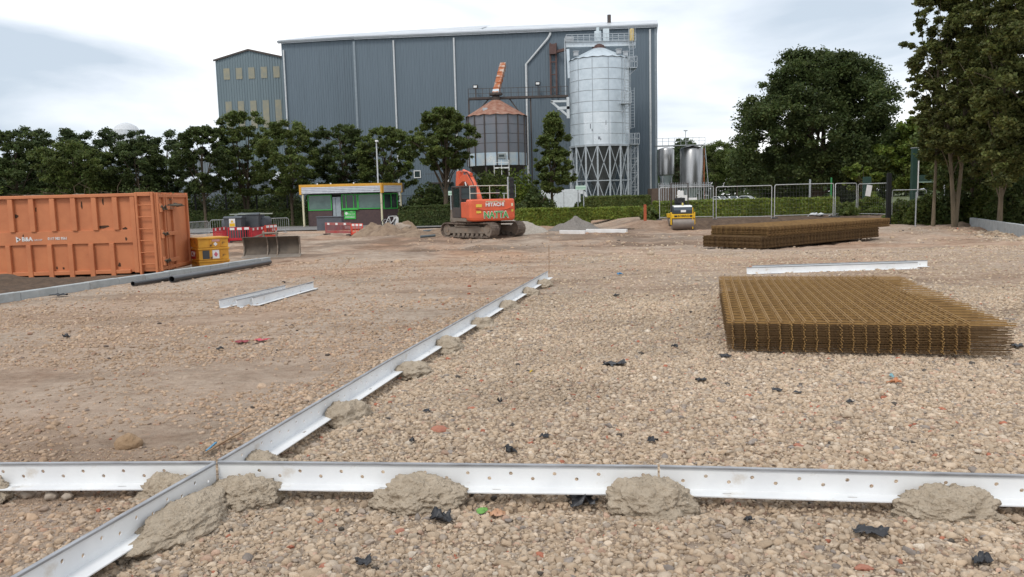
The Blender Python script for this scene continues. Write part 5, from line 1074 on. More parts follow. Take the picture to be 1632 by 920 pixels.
# ---------------------------------------------------------------- factory
def sheeting(b, x0, x1, z0, ztop, y=0., pitch=.32, dep=.03):
    """upright profiled sheet facing -y between x0 and x1; ztop a function of x"""
    xs = []; x = x0; k = 0
    n = int((x1-x0)/pitch); pr = [(0, 0), (.12, -1), (.42, -1), (.54, 0)]
    for i in range(n):
        for f, s in pr: xs.append((x0+(i+f)*pitch, y+s*dep))
    xs.append((x1, y)); vs = []; fs = []
    for x, yy in xs: vs += [(x, yy, z0), (x, yy, ztop(x))]
    for i in range(len(xs)-1): fs.append((2*i, 2*i+2, 2*i+3, 2*i+1))
    b.add(vs, fs)
def factory():
    L0 = atY(445, 65, 100.5); R0 = atY(1047, 38, 93.2); d = Vector((R0.x-L0.x, R0.y-L0.y, 0)); W = d.length; rz = math.atan2(d.y, d.x); base = -.6
    t = thing('factory_building', 'huge blue grey clad factory building with stepped left end and pale roof edge', 'building', (L0.x, L0.y, base), rz)
    HL = L0.z-base; HR = R0.z-base; M = t.matrix_basis.copy()
    Mi = (Matrix.Translation(t.location) @ Matrix.Rotation(rz, 4, 'Z')).inverted()
    def lx(px, py=200):     # facade x seen in a photo column
        r_ = ray(px, py); o = Mi @ Vector((0, 0, CAM_Z)); v = Mi.to_3x3() @ r_; s = -o.y/v.y; return o.x+v.x*s
    def lz(px, py):
        r_ = ray(px, py); o = Mi @ Vector((0, 0, CAM_Z)); v = Mi.to_3x3() @ r_; s = -o.y/v.y; return o.z+v.z*s
    xs = lx(570, 63); zt = lambda x: HL+(HR-HL)*x/W
    Dp = 32
    # front block (right) and set-back taller block (left)
    b = MB(); sheeting(b, xs, W, 0, zt, 0); b.build('front_cladding', clad, t)
    b = MB(); b.bb(xs, xs+.1, .05, 3, 0, HL).bb(W-.1, W, .05, Dp, 0, HR).bb(xs, W, Dp-.1, Dp, 0, HR); b.build('side_wall', clad, t)
    b = MB(); zt2 = lambda x: HL+.6; sheeting(b, -1.15, lx(765), 0, zt2, 3.0); b.bb(-1.15, -1.05, 3.05, Dp, 0, HL+.6); b.build('rear_block_cladding', clad, t)
    sl = math.tan(R(14.2))
    rb = MB(); rb.add([(xs-.3, -.35, HL-.02), (W+.1, -.35, HR-.02), (W+.1, 6.5, HR+6.8*sl), (xs+1.6, 6.5, HL+6.8*sl)], [(0,1,2,3)]); rb.bb(0, 0, 0, 0, 0, 0)
    rb = MB(); rb.add([(xs-.3, -.35, HL), (W+.1, -.35, HR), (W+.1, 6.5, HR+6.85*sl), (xs+3.2, 6.5, HL+6.85*sl), (xs-.3, -.35, HL-.45), (W+.1, -.35, HR-.45), (W+.1, 6.5, HR), (xs+3.2, 6.5, HL)], [(0,1,2,3), (0,4,5,1), (1,5,6,2), (3,7,4,0)])
    xe = lx(765); rb.add([(-1.45, 2.7, HL+.6), (xe, 2.7, HL+.6), (xe, 10, HL+.6+7.3*sl), (.8, 10, HL+.6+7.3*sl), (-1.45, 2.7, HL+.2), (xe, 2.7, HL+.2)], [(0,1,2,3), (0,4,5,1)])
    rb.build('roof', roofm, t)
    MB().beam((xs-.3, -.42, HL-.25), (W+.1, -.42, HR-.25), .14, .2).beam((-1.45, 2.55, HL+.4), (xs+1.2, 2.55, HL+.4), .14, .2).build('gutter', mat('gutter_grey', (.24,.26,.28), .4), t)
    dp = mat('downpipe_white', (.60,.62,.63), .4); 
    for px, a, b_ in ((449, 70, 330), (631, 66, 330), (726.5, 60, 330), (1036.5, 40, 290)):
        x = lx(px, 150) if px > 500 else -.8; y = -.17 if px > 500 else 2.8
        MB().tube([(x, y, 0), (x, y, zt(x)-.6)], .11, 8).build('downpipe', dp, t, smooth=True)
    x = lx(841); x2 = lx(880); za = lz(841, 103); zb_ = lz(879, 62); MB().tube([(x, -.2, 0), (x, -.2, za), (x2-.3, -.2, zb_), (x2, -.2, zb_+.5), (x2, -.2, zt(x2)-.5)], .13, 8).build('downpipe', dp, t, smooth=True)
    for px in (570, 1045.5): x = lx(px); MB().bb(x-.12, x+.12, -.07, -.02, 0, zt(x)-.5).build('corner_flashing', mat('flashing', (.24,.28,.31), .4, .2), t)
    # chimney
    x = lx(970); MB().tube([(x, 5, HR+1), (x, 5, HR+2.35)], .22, 10).build('chimney', darkst, t)
    # windows low on the wall
    xa, xb = lx(657), lx(668); za, zb_ = lz(660, 284), lz(660, 272); wf = MB(); f = .09
    wf.bb(xa, xb, -.12, -.05, za, za+f).bb(xa, xb, -.12, -.05, zb_-f, zb_).bb(xa, xa+f, -.12, -.05, za+f, zb_-f).bb(xb-f, xb, -.12, -.05, za+f, zb_-f); w_ = wf.build('window', whitep, t); MB().bb(xa+f, xb-f, -.09, -.07, za+f, zb_-f).build('pane', glass, w_)
    xa, xb = lx(704), lx(713); MB().bb(xa, xb, -.12, -.05, lz(708, 290), lz(708, 268)).build('door', whitep, t)
    xa, xb = lx(679), lx(720); zq = lz(700, 291); MB().bb(xa, xb, -1.3, -.07, zq-.15, zq).beam((xa, -1.3, zq+1), (xb, -1.3, zq+1), .05).build('landing', darkst, t)
    # brown duct and floodlights on the wall
    xd = lx(886); b = MB()
    for px in (880, 889): x = lx(px); b.beam((x, -.5, lz(px, 152)), (x, -.5, lz(px, 70)), .2)
    for py in (82, 100, 120, 140): b.beam((lx(880), -.5, lz(885, py)), (lx(889), -.5, lz(885, py)), .12)
    b.bb(lx(879), lx(890), -.9, -.1, lz(885, 88), lz(885, 72)).beam((lx(889), -.5, lz(890, 84)), (lx(905), -1.2, lz(900, 82)), .3); b.build('duct_frame', brownst, t)
    for px, py in ((762, 140), (860, 135)):
        x = lx(px); z = lz(px, py); b = MB().box((x, -.9, z), (.55, .3, .42)); fl = b.build('floodlight', blackm, t); MB().bb(x-.2, x+.2, -1.07, -1.055, z-.12, z+.12).build('lens', whitep, fl); MB().beam((x, -.7, lz(px, py+18)), (x, -.7, z-.22), .07).build('bracket', darkst, fl)
    return t, lx, lz
fac, lx, lz = factory()
def gable_shed():
    A = atY(343, 96, 108); B = atY(452, 91, 107); P_ = atY(397, 80, 107.5); base = -.6; W = B.x-A.x; t = thing('gabled_building', 'older grey green gabled building with ochre window panels, left of the factory', 'building', (A.x, 108, base), math.atan2(-1, W)); He = A.z-base; Hr = P_.z-base
    zt = lambda x: He+(Hr-He)*(1-abs(x-W/2)/(W/2)); b = MB(); sheeting(b, 0, W, 0, zt, 0, .36, .05); b.bb(0, .1, .05, 25, 0, He).bb(W-.1, W, .05, 25, 0, He); b.build('wall', clad2, t)
    b = MB(); b.add([(-.2, -.15, He), (W/2, -.15, Hr+.1), (W/2, 25, Hr+.1), (-.2, 25, He)], [(0,1,2,3)]).add([(W+.2, -.15, He), (W/2, -.15, Hr+.1), (W/2, 25, Hr+.1), (W+.2, 25, He)], [(0,1,2,3)]); b.beam((-.2, -.16, He-.08), (W/2, -.16, Hr+.02), .12, .22).beam((W+.2, -.16, He-.08), (W/2, -.16, Hr+.02), .12, .22); b.build('roof', darkst, t)
    def z_(px, py): return atY(px, py, 107.6).z-base
    for i in range(5):
        xc = W*(.16+.183*i)
        MB().bb(xc-.42*1.0, xc+.42, -.085, -.06, z_(397, 126), z_(397, 108)).build('ochre_panel', tan_w, t); MB().bb(xc-.42, xc+.42, -.085, -.06, z_(397, 205), z_(397, 161)).build('ochre_panel', tan_w, t)
gable_shed()
def low_shed(name, label, x0, x1, pt, Y, m, d=12):
    A = atY(x0, pt, Y); B = atY(x1, pt, Y); z0 = -.6; W = B.x-A.x; H = atY((x0+x1)/2, pt, Y).z-z0; t = thing(name, label, 'building', (A.x, Y, z0)); b = MB(); sheeting(b, 0, W, 0, lambda x: H, 0, .4, .05); b.bb(0, W, .06, d, 0, H-.02); b.build('wall', m, t)
    b = MB(); b.prism([(-.3, H), (d/2, H+.9), (d+.3, H), (d+.3, H-.15), (-.3, H-.15)], -.2, 'x', W+.2); b.build('roof', roofm, t); return t
low_shed('warehouse', 'pale low warehouse glimpsed between the left tree crowns', 130, 470, 252, 118, clad3)
low_shed('storage_shed', 'blue grey shed seen between the trunks behind the booth', 225, 448, 288, 92, mat('shed_cladding', (.20,.23,.27), .5, .1, c2=(.16,.19,.225), scale=.6, stretch=(6,6,.25)), 5)
p = atY(203, 230, 125); b = MB(); t = thing('pale_dome_silo', 'pale domed silo top peeping above the left trees', 'silo', (p.x, 125, -.6)); hh = atY(203, 208, 125).z+.6; b.lathe([(1.9, 0), (1.9, hh)], 24); b.build('barrel', mat('pale_silo', (.6,.62,.64), .5), t, smooth=True); MB().lathe([(1.9, hh), (1.5, hh+.6), (.8, hh+1.0), (.05, hh+1.2)], 24).build('dome', mat('pale_silo', (.6,.62,.64), .5), t, smooth=True)

# ---------------------------------------------------------------- old grain bin
def old_bin():
    Y = 86; p = atY(793, 260, Y); base = -.6; t = thing('rusty_grain_bin', 'old grain bin with rusty orange cone roof and grey panelled wall', 'silo', (p.x, Y, base)); r = 46.5/F*Y
    z = lambda py: atY(793, py, Y).z-base
    n = 16; zt, zb_, zl = z(187), z(265), z(245)
    b = MB(); b.lathe([(r, zl), (r, zt)], n); b.build('wall', binm, t)
    b = MB(); b.lathe([(r*1.001, zb_), (r*1.001, zl-.02)], n); b.build('lower_ring', binl, t)
    b = MB()
    for k in range(n): a = 2*math.pi*k/n; b.bb(-.07, .07, -.07, .07, 0, 0); b.v = b.v[:-8]; b.f = b.f[:-6]; b.beam((r*1.01*math.cos(a), r*1.01*math.sin(a), zb_), (r*1.01*math.cos(a), r*1.01*math.sin(a), zt), .13)
    b.build('stiffener', darkst, t)
    b = MB()
    for k in range(1, 4): b.lathe([(r*1.004, zl+(zt-zl)*k/4-.02), (r*1.008, zl+(zt-zl)*k/4), (r*1.004, zl+(zt-zl)*k/4+.02)], n)
    b.build('seam', darkst, t)
    zc = z(160); b = MB(); m_ = 32; vs = []; fs = []
    for k in range(m_): a = 2*math.pi*k/m_; e = .0 if k % 2 else .09; vs += [(.45*math.cos(a), .45*math.sin(a), zc), ((r+.15)*math.cos(a), (r+.15)*math.sin(a), zt-.03+e)]
    for k in range(m_): j = (k+1) % m_; fs.append((2*k, 2*k+1, 2*j+1, 2*j))
    b.add(vs, fs); b.build('cone_roof', rustc, t)
    b = MB(); b.lathe([(.45, zc-.1), (.5, zc+.2), (.35, zc+.5), (.7, zc+.52), (.7, zc+.75), (.2, zc+.8)], 12, caps=True); b.build('inlet', darkst, t)
    b = MB(); b.box((-1.1, -r*.62, zc-1.15), (.5, .4, .35)); b.build('roof_hatch', galv2, t)
    xh = (793-794); b = MB().bb(.0+.1, .9, -r-.08, -r+.15, z(255), z(247)); b.build('hatch', mat('hatch_grey', (.3,.33,.33), .5), t, bevel=.03); MB().bb(.2, .75, -r-.12, -r-.09, z(254)+.1, z(247)-.15).build('hatch_window', glass, t)
    b = MB()
    for k in range(8): a = 2*math.pi*(k+.5)/8; b.beam((r*.95*math.cos(a), r*.95*math.sin(a), 0), (r*.95*math.cos(a), r*.95*math.sin(a), zb_), .18)
    b.lathe([(r, zb_), (.5, zb_-2.6)], 16); b.build('leg_frame', darkst, t)
    b = MB(); b.bb(-.3, 1.2, -r-.9, -r-.1, z(271), z(269))
    for x in (-.3, .45, 1.2): b.beam((x, -r-.9, z(282)), (x, -r-.9, z(258)), .06)
    b.beam((-.3, -r-.9, z(262)), (1.2, -r-.9, z(262)), .05); b.build('platform', whitep, t)
    # rusted spout leaning up to the wall
    q0 = Vector((0-.05, 0, z(152))); q1 = Vector((atY(802, 103, Y+5).x-p.x, 5, atY(802, 103, Y+5).z-base)); b = MB(); b.beam(q0, q1, .62, .5)
    for k in range(1, 6): m0 = q0.lerp(q1, k/6); m1 = q0.lerp(q1, k/6+.012); b.beam(m0, m1, .72, .6)
    b.build('spout', rusto, t); MB().beam(q0-Vector((0, 0, .1)), q0.lerp(q1, .12), .66, .56).build('spout_collar', galv, t)
old_bin()
def catwalk():
    Y = 87.5; A = atY(747, 158, Y); B = atY(905, 153.5, Y); z0 = -.6; t = thing('catwalk', 'thin elevated catwalk running from the rusty bin to the silver silo', 'catwalk', (A.x, Y, z0)); L_ = B.x-A.x; za, zb_ = A.z-z0, B.z-z0
    b = MB(); b.beam((0, 0, za), (L_, 0, zb_), .7, .22); b.build('deck', darkst, t)
    b = MB()
    for i in range(15): f = i/14; b.beam((L_*f, -.35, za+(zb_-za)*f), (L_*f, -.35, za+(zb_-za)*f+1.0), .05)
    b.beam((0, -.35, za+1), (L_, -.35, zb_+1), .05).beam((0, -.35, za+.5), (L_, -.35, zb_+.5), .035); b.build('handrail', darkst, t)
    b = MB(); b.beam((0, 0, za), (0, 0, 3), .16).beam((2.2, 0, za), (.1, 0, za-2.2), .12).beam((4.3, 0, za), (6.0, 0, za-2.4), .12).beam((6.6, 0, za), (6.6, 0, 3), .14); b.build('prop', darkst, t)
    C0 = atY(878, 157, Y); b = MB(); x0 = C0.x-A.x; x1 = atY(907, 157, Y).x-A.x; zz = C0.z-z0-.35; zl_ = atY(907, 186, Y).z-z0
    b.beam((x0, -.2, zz), (x1, -.2, zz), .22).beam((x0, -.2, zz), (x1-.1, -.2, zl_), .22).beam((x1-.15, -.2, zz+.4), (x1-.15, -.2, zl_-.2), .3).beam(((x0+x1)/2-.3, -.2, zz-.75), (x1, -.2, zz-.7), .3); b.build('bracket', mat('bracket_white', (.6,.64,.66), .4), t)
catwalk()
# ---------------------------------------------------------------- galvanised hopper silo
def silo():
    Y = 88; cx = 956.5; p = atY(cx, 240, Y); base = -.6; t = thing('galvanised_silo', 'tall shiny galvanised silo on a braced steel leg ring', 'silo', (p.x, Y, base)); r = 46.3/F*Y
    z = lambda py: atY(cx, py, Y).z-base
    zt, zb_ = z(98), z(233); n = 48
    b = MB(); prof = []; nr = 8
    for i in range(nr):
        z0 = zb_+(zt-zb_)*i/nr; z1 = zb_+(zt-zb_)*(i+1)/nr; m_ = 7
        for j in range(m_): zz = z0+(z1-z0)*j/m_; prof += [(r, zz), (r+.02, zz+(z1-z0)/m_*.5)]
    prof.append((r, zt)); b.lathe(prof, n); me_ = b.build('barrel', galv, t, smooth=True)
    b = MB()
    for i in range(nr+1): zz = zb_+(zt-zb_)*i/nr; b.lathe([(r+.02, zz-.035), (r+.04, zz), (r+.02, zz+.035)], n)
    for k in range(12): a = 2*math.pi*(k+.35)/12; b.beam(((r+.03)*math.cos(a), (r+.03)*math.sin(a), zb_), ((r+.03)*math.cos(a), (r+.03)*math.sin(a), zt), .045)
    b.build('seam', mat('seam_grey', (.40,.44,.47), .4, .3), t)
    zc = z(78); m_ = 40; vs = []; fs = []; b = MB()
    for k in range(m_): a = 2*math.pi*k/m_; e = .0 if k % 2 else .07; vs += [(.7*math.cos(a), .7*math.sin(a), zc), ((r+.12)*math.cos(a), (r+.12)*math.sin(a), zt+e)]
    for k in range(m_): j = (k+1) % m_; fs.append((2*k, 2*k+1, 2*j+1, 2*j))
    b.add(vs, fs); b.build('cone_roof', galv, t); b = MB(); b.lathe([(.7, zc-.1), (.7, zc+.25), (.4, zc+.5)], 16, caps=True); b.build('roof_collar', brownst, t)
    for x, y in ((-2.6, -1.6), (1.8, -2.2), (2.7, -.8)): b = MB(); b.box((x, y, zt+.55), (.5, .5, .4)).box((x, y, zt+.8), (.62, .62, .08)); b.build('roof_vent', galv2, t)
    b = MB(); b.lathe([(r*.99, zb_), (.45, 2.6), (.45, 1.8)], 32); b.build('hopper', mat('hopper_grey', (.16,.165,.17), .5, .3), t, smooth=True)
    # leg ring
    n = 16; R_ = r*1.03; P = [(R_*math.cos(2*math.pi*(k+.5)/n), R_*math.sin(2*math.pi*(k+.5)/n)) for k in range(n)]; zm = zb_*.5; legc = mat('leg_galv', (.46,.50,.53), .45, .3)
    for k in range(n): MB().beam((*P[k], 0), (*P[k], zb_), .17).build('leg', legc, t)
    b = MB()
    for k in range(n):
        a, c = P[k], P[(k+1) % n]
        for za, zc_ in ((0, zm), (zm, zb_)): b.beam((*a, za), (*c, zc_), .075).beam((*c, za), (*a, zc_), .075)
        b.beam((*a, zm), (*c, zm), .1).beam((*a, zb_-.08), (*c, zb_-.08), .2)
    b.build('bracing', legc, t)
    # conveyor gantry across the top
    xa = atY(902, 74, Y).x-p.x; xb = atY(1012, 68, Y).x-p.x; gz0, gz1 = z(77), z(68); b = MB(); b.bb(xa, xb, -.45, .45, gz0+.1, gz1); b.build('gantry', mat('gantry_pale', (.60,.66,.70), .4, .2), t, bevel=.02)
    b = MB(); gh = z(56)
    for i in range(13): x = xa+(xb-xa)*i/12; b.beam((x, -.6, gz1), (x, -.6, gh), .05)
    for h_ in (gh, (gh+gz1)/2): b.beam((xa, -.6, h_), (xb, -.6, h_), .05).beam((xa, .6, h_), (xb, .6, h_), .05)
    b.bb(xa, xb, -.65, .65, gz1, gz1+.06); b.build('gantry_railing', legc, t)
    b = MB(); b.tube([(-.1, 0, gz1), (-.1, 0, z(50))], .38, 12).tube([(-.1, 0, z(50)), (-.1, 0, z(44))], .16, 10).bb(.45, 1.1, -.1, .1, gz1, z(46)); b.build('drive_head', mat('pale_blue_steel', (.6,.68,.72), .4), t)
    x0 = atY(905.5, 130, Y).x-p.x; b = MB(); b.beam((x0, -.2, z(78)), (x0+.1, -.2, z(124)), .3); b.build('down_spout', galv, t); b = MB(); b.beam((x0-.3, 0, z(158)), (x0-.3, 0, z(60)), .12); b.build('side_post', legc, t)
    b = MB(); b.bb(xa-.1, xa+.8, -.5, .5, z(66), z(58)); b.build('motor_box', galv2, t)
    # ladders and landings on the right
    def ladder(x, y, za, zb2, nm='ladder', m=legc, w=.42, cage=True):
        b = MB(); b.beam((x-w/2, y, za), (x-w/2, y, zb2), .055).beam((x+w/2, y, za), (x+w/2, y, zb2), .055); k = za
        while k < zb2: b.beam((x-w/2, y, k), (x+w/2, y, k), .035); k += .3
        if cage:
            k = za+1.2
            while k < zb2:
                b.tube([(x-w/2, y, k), (x-w*.8, y-.45, k), (x, y-.75, k), (x+w*.8, y-.45, k), (x+w/2, y, k)], .02, 4, caps=False); k += .7
            for q in ((-w*.8, -.45), (0, -.75), (w*.8, -.45)): b.beam((x+q[0], y+q[1], za+1.2), (x+q[0], y+q[1], zb2), .03)
        b.build(nm, m, t)
    X = lambda px: atY(px, 150, Y).x-p.x
    ladder(X(994), -2.3, z(228), z(98)); ladder(X(1005), -.8, z(100), z(50), m=legc); ladder(X(1007), -.3, z(205), z(142), cage=False); ladder(X(1007.5), -.5, 0, z(215))
    def landing(x0, x1, y0, y1, zz, nm='landing'):
        b = MB(); b.bb(x0, x1, y0, y1, zz-.08, zz)
        for h_ in (.55, 1.1): b.beam((x0, y0, zz+h_), (x1, y0, zz+h_), .05).beam((x1, y0, zz+h_), (x1, y1, zz+h_), .05)
        for i in range(5): x = x0+(x1-x0)*i/4; b.beam((x, y0, zz), (x, y0, zz+1.1), .05)
        b.beam((x0, (y0+y1)/2, zz-1.0), (x1, (y0+y1)/2, zz-.08), .08); b.build(nm, legc, t)
    landing(X(996), X(1012), -1.6, .2, z(112)); landing(X(984), X(999), -3.1, -2.0, z(170)); landing(X(1000), X(1015), -1.5, .4, z(232))
    b = MB()
    for px in (1001, 1014): b.beam((X(px), -.9, 0), (X(px), -.9, z(232)), .12)
    for k in range(5): za = z(232)*k/5; zb2 = z(232)*(k+1)/5; b.beam((X(1001), -.9, za), (X(1014), -.9, zb2), .06).beam((X(1001), -.9, zb2), (X(1014), -.9, zb2), .06)
    b.build('stair_tower', legc, t)
    b = MB(); b.box((X(1005.5), -1.0, z(60)), (.45, .3, 1.3)); b.build('hoist_cover', mat('faded_yellow', (.60,.46,.2), .5), t, bevel=.1)
    # patches of newer metal and dents on the lower rings
    b = MB(); b.lathe([(r+.024, zb_+.04), (r+.024, zb_+(zt-zb_)*3/8-.04)], 12, a0=R(232), a1=R(285)); b.build('new_panel', mat('new_galv', (.68,.73,.77), .3, .3, c2=(.58,.64,.68), scale=1.3), t, smooth=True)
    for a, zz, w_, h_ in ((246, 1.9, .10, .5), (262, .65, .22, .3), (275, 2.2, .07, .45), (249, 1.5, .08, .25), (265, .5, .1, .2)):
        MB().lathe([(r+.03, zb_+zz-h_/2), (r+.034, zb_+zz), (r+.03, zb_+zz+h_/2)], 3, a0=R(a-w_*9), a1=R(a+w_*9)).build('dent', mat('dent_grey', (.22,.24,.27), .5, .3), t)
    return t
silo()
def steel_tank(label, px0, px1, pt, pb, Y):
    A = atY(px0, pt, Y); B = atY(px1, pt, Y); r = (B.x-A.x)/2; z0 = -.6; zt = A.z-z0; zb_ = atY(px0, pb, Y).z-z0; t = thing('stainless_tank', label, 'tank', ((A.x+B.x)/2, Y, z0), 0, 'stainless steel tanks right of the factory')
    MB().lathe([(r*.9, zb_-.1), (r, zb_), (r, zt), (r*.9, zt+.15), (.2, zt+.35)], 36, caps=True).build('shell', stain, t, smooth=True); MB().lathe([(r*.9, zb_-.1), (.3, zb_-1.1), (.3, zb_-1.3)], 24).build('cone_base', galv, t, smooth=True)
    for k in range(4): a = math.pi/4+k*math.pi/2; MB().beam((r*.8*math.cos(a), r*.8*math.sin(a), 0), (r*.8*math.cos(a), r*.8*math.sin(a), zb_+.3), .14).build('leg', galv2, t)
    return t, r, zt
steel_tank('stainless tank half hidden behind the right factory corner', 1049, 1074, 240, 279, 92); t, r, zt = steel_tank('larger shiny stainless tank at the right, with a pipe down its side', 1084, 1120, 238, 300, 90)
MB().tube([(r+.08, -.3, 1.5), (r+.08, -.3, zt)], .07, 8).build('side_pipe', rusto, t)
Y = 89; A = atY(1045, 234, Y); B = atY(1122, 232, Y); t = thing('tank_walkway', 'railed walkway on top of the two stainless tanks', 'walkway', (A.x, Y, A.z)); W = B.x-A.x; MB().bb(0, W, -.5, .5, 0, .1).build('deck', galv2, t); b = MB()
for i in range(9): b.beam((W*i/8, -.5, .1), (W*i/8, -.5, .85), .04)
b.beam((0, -.5, .85), (W, -.5, .85), .04).beam((0, -.5, .5), (W, -.5, .5), .03).beam((W*.62, 0, .1), (W*.62, 0, 1.6), .06).box((W*.62, 0, 1.65), (.4, .1, .1)); b.build('handrail', galv2, t)
MB().beam((W+.1, 0, 0), (W+.4, -.6, -5.0), .06).build('stay', galv2, t)
# pale palisade fence before the tanks
Y = 78; A = atY(1050, 292, Y); B = atY(1133, 290, Y); z = -.5; t = thing('palisade_fence', 'pale palisade fence in front of the stainless tanks', 'fence', (A.x, Y, z)); W = B.x-A.x; h = A.z-z; b = MB(); n = 22
for i in range(n+1): b.box((W*i/n, 0, h/2), (.07, .03, h))
b.build('pales', mat('fence_grey', (.38,.40,.42), .5), t); b = MB(); b.bb(0, W, .02, .07, h-.3, h-.2).bb(0, W, .02, .07, .4, .5); b.build('rail', galv2, t)
Y = 80; A = atY(1050, 300, Y); B = atY(1092, 296, Y); o = MB().bb(0, B.x-A.x, 0, 2.5, 0, A.z+.5).build('plant_cabin', mat('cabin_brown', (.13,.09,.07), .8), loc=(A.x, Y+4, -.5), bevel=.02); tag(o, 'low brown plant block under the stainless tanks', 'plant block')
# dark mesh fence behind the booth, left
Y = 76; A = atY(303, 305, Y); B = atY(478, 302, Y); t = thing('dark_mesh_fence', 'dark post and mesh fence among the trees left of the booth', 'fence', (A.x, Y, -.45)); W = B.x-A.x; h = A.z+.45
for i in range(5): x = (atY(310+49*i, 303, Y).x-A.x); MB().bb(x-.06, x+.06, -.06, .06, 0, h+.1).build('post', blackm, t)
b = MB()
for k in range(8): b.beam((0, 0, .2+k*(h-.2)/7), (W, 0, .2+k*(h-.2)/7), .018)
for i in range(110): b.beam((W*i/110, .01, .1), (W*i/110, .01, h), .010)
b.build('mesh', blackm, t)
Y = 80; A = atY(640, 312, Y); B = atY(700, 310, Y); t = thing('dark_mesh_fence', 'dark mesh fence behind the hedge between booth and digger', 'fence', (A.x, Y, -.45)); W = B.x-A.x; h = A.z+.45; b = MB()
for i in range(30): b.beam((W*i/30, 0, .1), (W*i/30, 0, h), .014)
b.beam((0, 0, h), (W, 0, h), .03); b.build('mesh', blackm, t); [MB().bb(x-.05, x+.05, -.05, .05, 0, h+.05).build('post', blackm, t) for x in (0, W/2, W)]

# ---------------------------------------------------------------- trees
def tree_px(label, px, ptop, wpx, pcrown, Y, lm, ncl, nl, seed, shape='round', tr=.17, size=.17, group='trees in the row before the factory', bm_=None, forks=1, **k):
    p = atY(px, ptop, Y); z = -.5; H = p.z-z; zb = atY(px, pcrown, Y).z-z
    return make_tree('tree', label, (p.x, Y, z), H, wpx/2/F*Y*.84, zb, ncl, nl, lm, bm_, tr, shape, size=size, seed=seed, group=group, forks=forks, **k)
T = [(20, 212, 100, 300, 74, leaf_d, 'round', 'leftmost bushy tree, cut by the left edge above the skip'), (72, 203, 98, 305, 78, leaf_b, 'vase', 'tall loose topped tree, second from the left above the skip'),
     (112, 224, 110, 300, 70, leaf_m, 'round', 'lower yellowish green tree above the lettering of the skip'), (165, 208, 84, 305, 75, leaf_b, 'vase', 'thin twiggy topped tree above the middle of the skip'), (215, 226, 90, 302, 72, leaf_d, 'round', 'dark low tree above the right half of the skip'),
     (252, 203, 86, 303, 75, leaf_b, 'vase', 'dark tree above the ladder end of the skip'), (318, 203, 90, 292, 71, leaf_d, 'round', 'dense tree left of the ochre panelled building base'), (385, 172, 84, 298, 74, leaf_m, 'tall', 'tall tree before the ochre panelled building'),
     (458, 186, 96, 294, 71, leaf_m, 'round', 'dense round tree before the left corner of the factory'), (540, 196, 96, 290, 74, leaf_d, 'round', 'dark tree behind the left half of the booth roof'), (612, 198, 88, 292, 73, leaf_m, 'round', 'tree directly behind the lamp post')]
for i, (px, pt, w_, pc, Y, lm, sh, lb) in enumerate(T): tree_px(lb, px, pt+(i*37 % 11)-5, w_*1.36, pc+14, Y, lm, 210 if sh != 'vase' else 150, 40000 if sh != 'vase' else 29000, 40+i, sh, size=.10, cr=.15, forks=2 if i % 2 else 1)
tree_px('rounded spreading tree standing behind the digger boom', 706, 171, 116, 268, 66, leaf_m, 210, 42000, 61, 'round', tr=.24, group=None, cr=.16, size=.11)
tree_px('slim pointed tree between the rusty bin and the silver silo', 879, 176, 84, 305, 68, leaf_m, 190, 38000, 62, 'cone', tr=.15, group=None, lean=-.4, cr=.19, size=.11)
tree_px('huge dark spreading tree right of the stainless tanks', 1306, 76, 318, 298, 74, leaf_d, 440, 150000, 63, 'dome', tr=.42, size=.13, group=None, cr=.15, forks=2)
b_low = []
for i, (px, pt, w_, pc, Y, lm, sh, lb) in enumerate([(1085, 224, 60, 300, 150, leaf_b, 'round', 'distant tree crown seen behind the stainless tanks'), (1140, 226, 60, 288, 175, leaf_m, 'round', 'distant pale green tree between the tanks and the huge tree'), (1175, 240, 60, 286, 172, leaf_m, 'round', 'mid green tree at the left foot of the huge tree'),
     (1250, 235, 100, 312, 100, leaf_d, 'round', 'dark tree behind the lower left of the huge tree'), (1390, 240, 90, 316, 98, leaf_d, 'round', 'dark tree behind the lower right of the huge tree'), (1462, 186, 84, 300, 66, leaf_y, 'round', 'light green tree behind the tall green totem sign'),
     (1530, 178, 110, 300, 62, leaf_m, 'round', 'mid green tree behind the forked pale trunks'), (1610, 150, 130, 300, 60, leaf_d, 'round', 'dark tree filling the gap behind the right trunks')]):
    tree_px(lb, px, pt, w_*1.35, pc, Y, lm, 90, 22000, 80+i, sh, group='background trees on the right', size=.16, tr=.2)
tree_px('bright yellow green sapling under the right side of the huge tree', 1378, 255, 62, 312, 60, leaf_y, 22, 3600, 95, 'tall', tr=.06, group=None, size=.14)
# near wood at the right edge
tree_px('tall tree at the wood edge with a forked pale trunk', 1536, -30, 150, 255, 40, leaf_o, 330, 80000, 101, 'tall', tr=.115, size=.085, group='tall trees at the right wood edge', bm_=barkp, forks=2, cr=.17)
tree_px('tall tree with a straight pale trunk near the right edge', 1612, -90, 165, 270, 37, leaf_o, 320, 80000, 102, 'tall', tr=.115, size=.085, group='tall trees at the right wood edge', bm_=barkp, cr=.17)
tree_px('tall dark tree at the far right, its trunk outside the photo', 1670, -60, 220, 290, 34, leaf_o, 280, 60000, 103, 'tall', tr=.2, size=.085, group='tall trees at the right wood edge', cr=.17)
tree_px('wispy open tree whose thin branches reach left of the right wood', 1500, -20, 130, 190, 41, leaf_o, 80, 9000, 107, 'tall', tr=.09, size=.085, group='tall trees at the right wood edge', bm_=barkp, cr=.13)
tree_px('slender dark tree between the two pale trunks at the right', 1560, 60, 160, 300, 43, leaf_m, 240, 52000, 104, 'tall', tr=.11, size=.09, group='tall trees at the right wood edge', cr=.18)
tree_px('dark tree deep in the wood behind the right trunks', 1590, 110, 170, 305, 50, leaf_d, 140, 36000, 105, 'tall', tr=.2, size=.11, group='tall trees at the right wood edge', cr=.26)

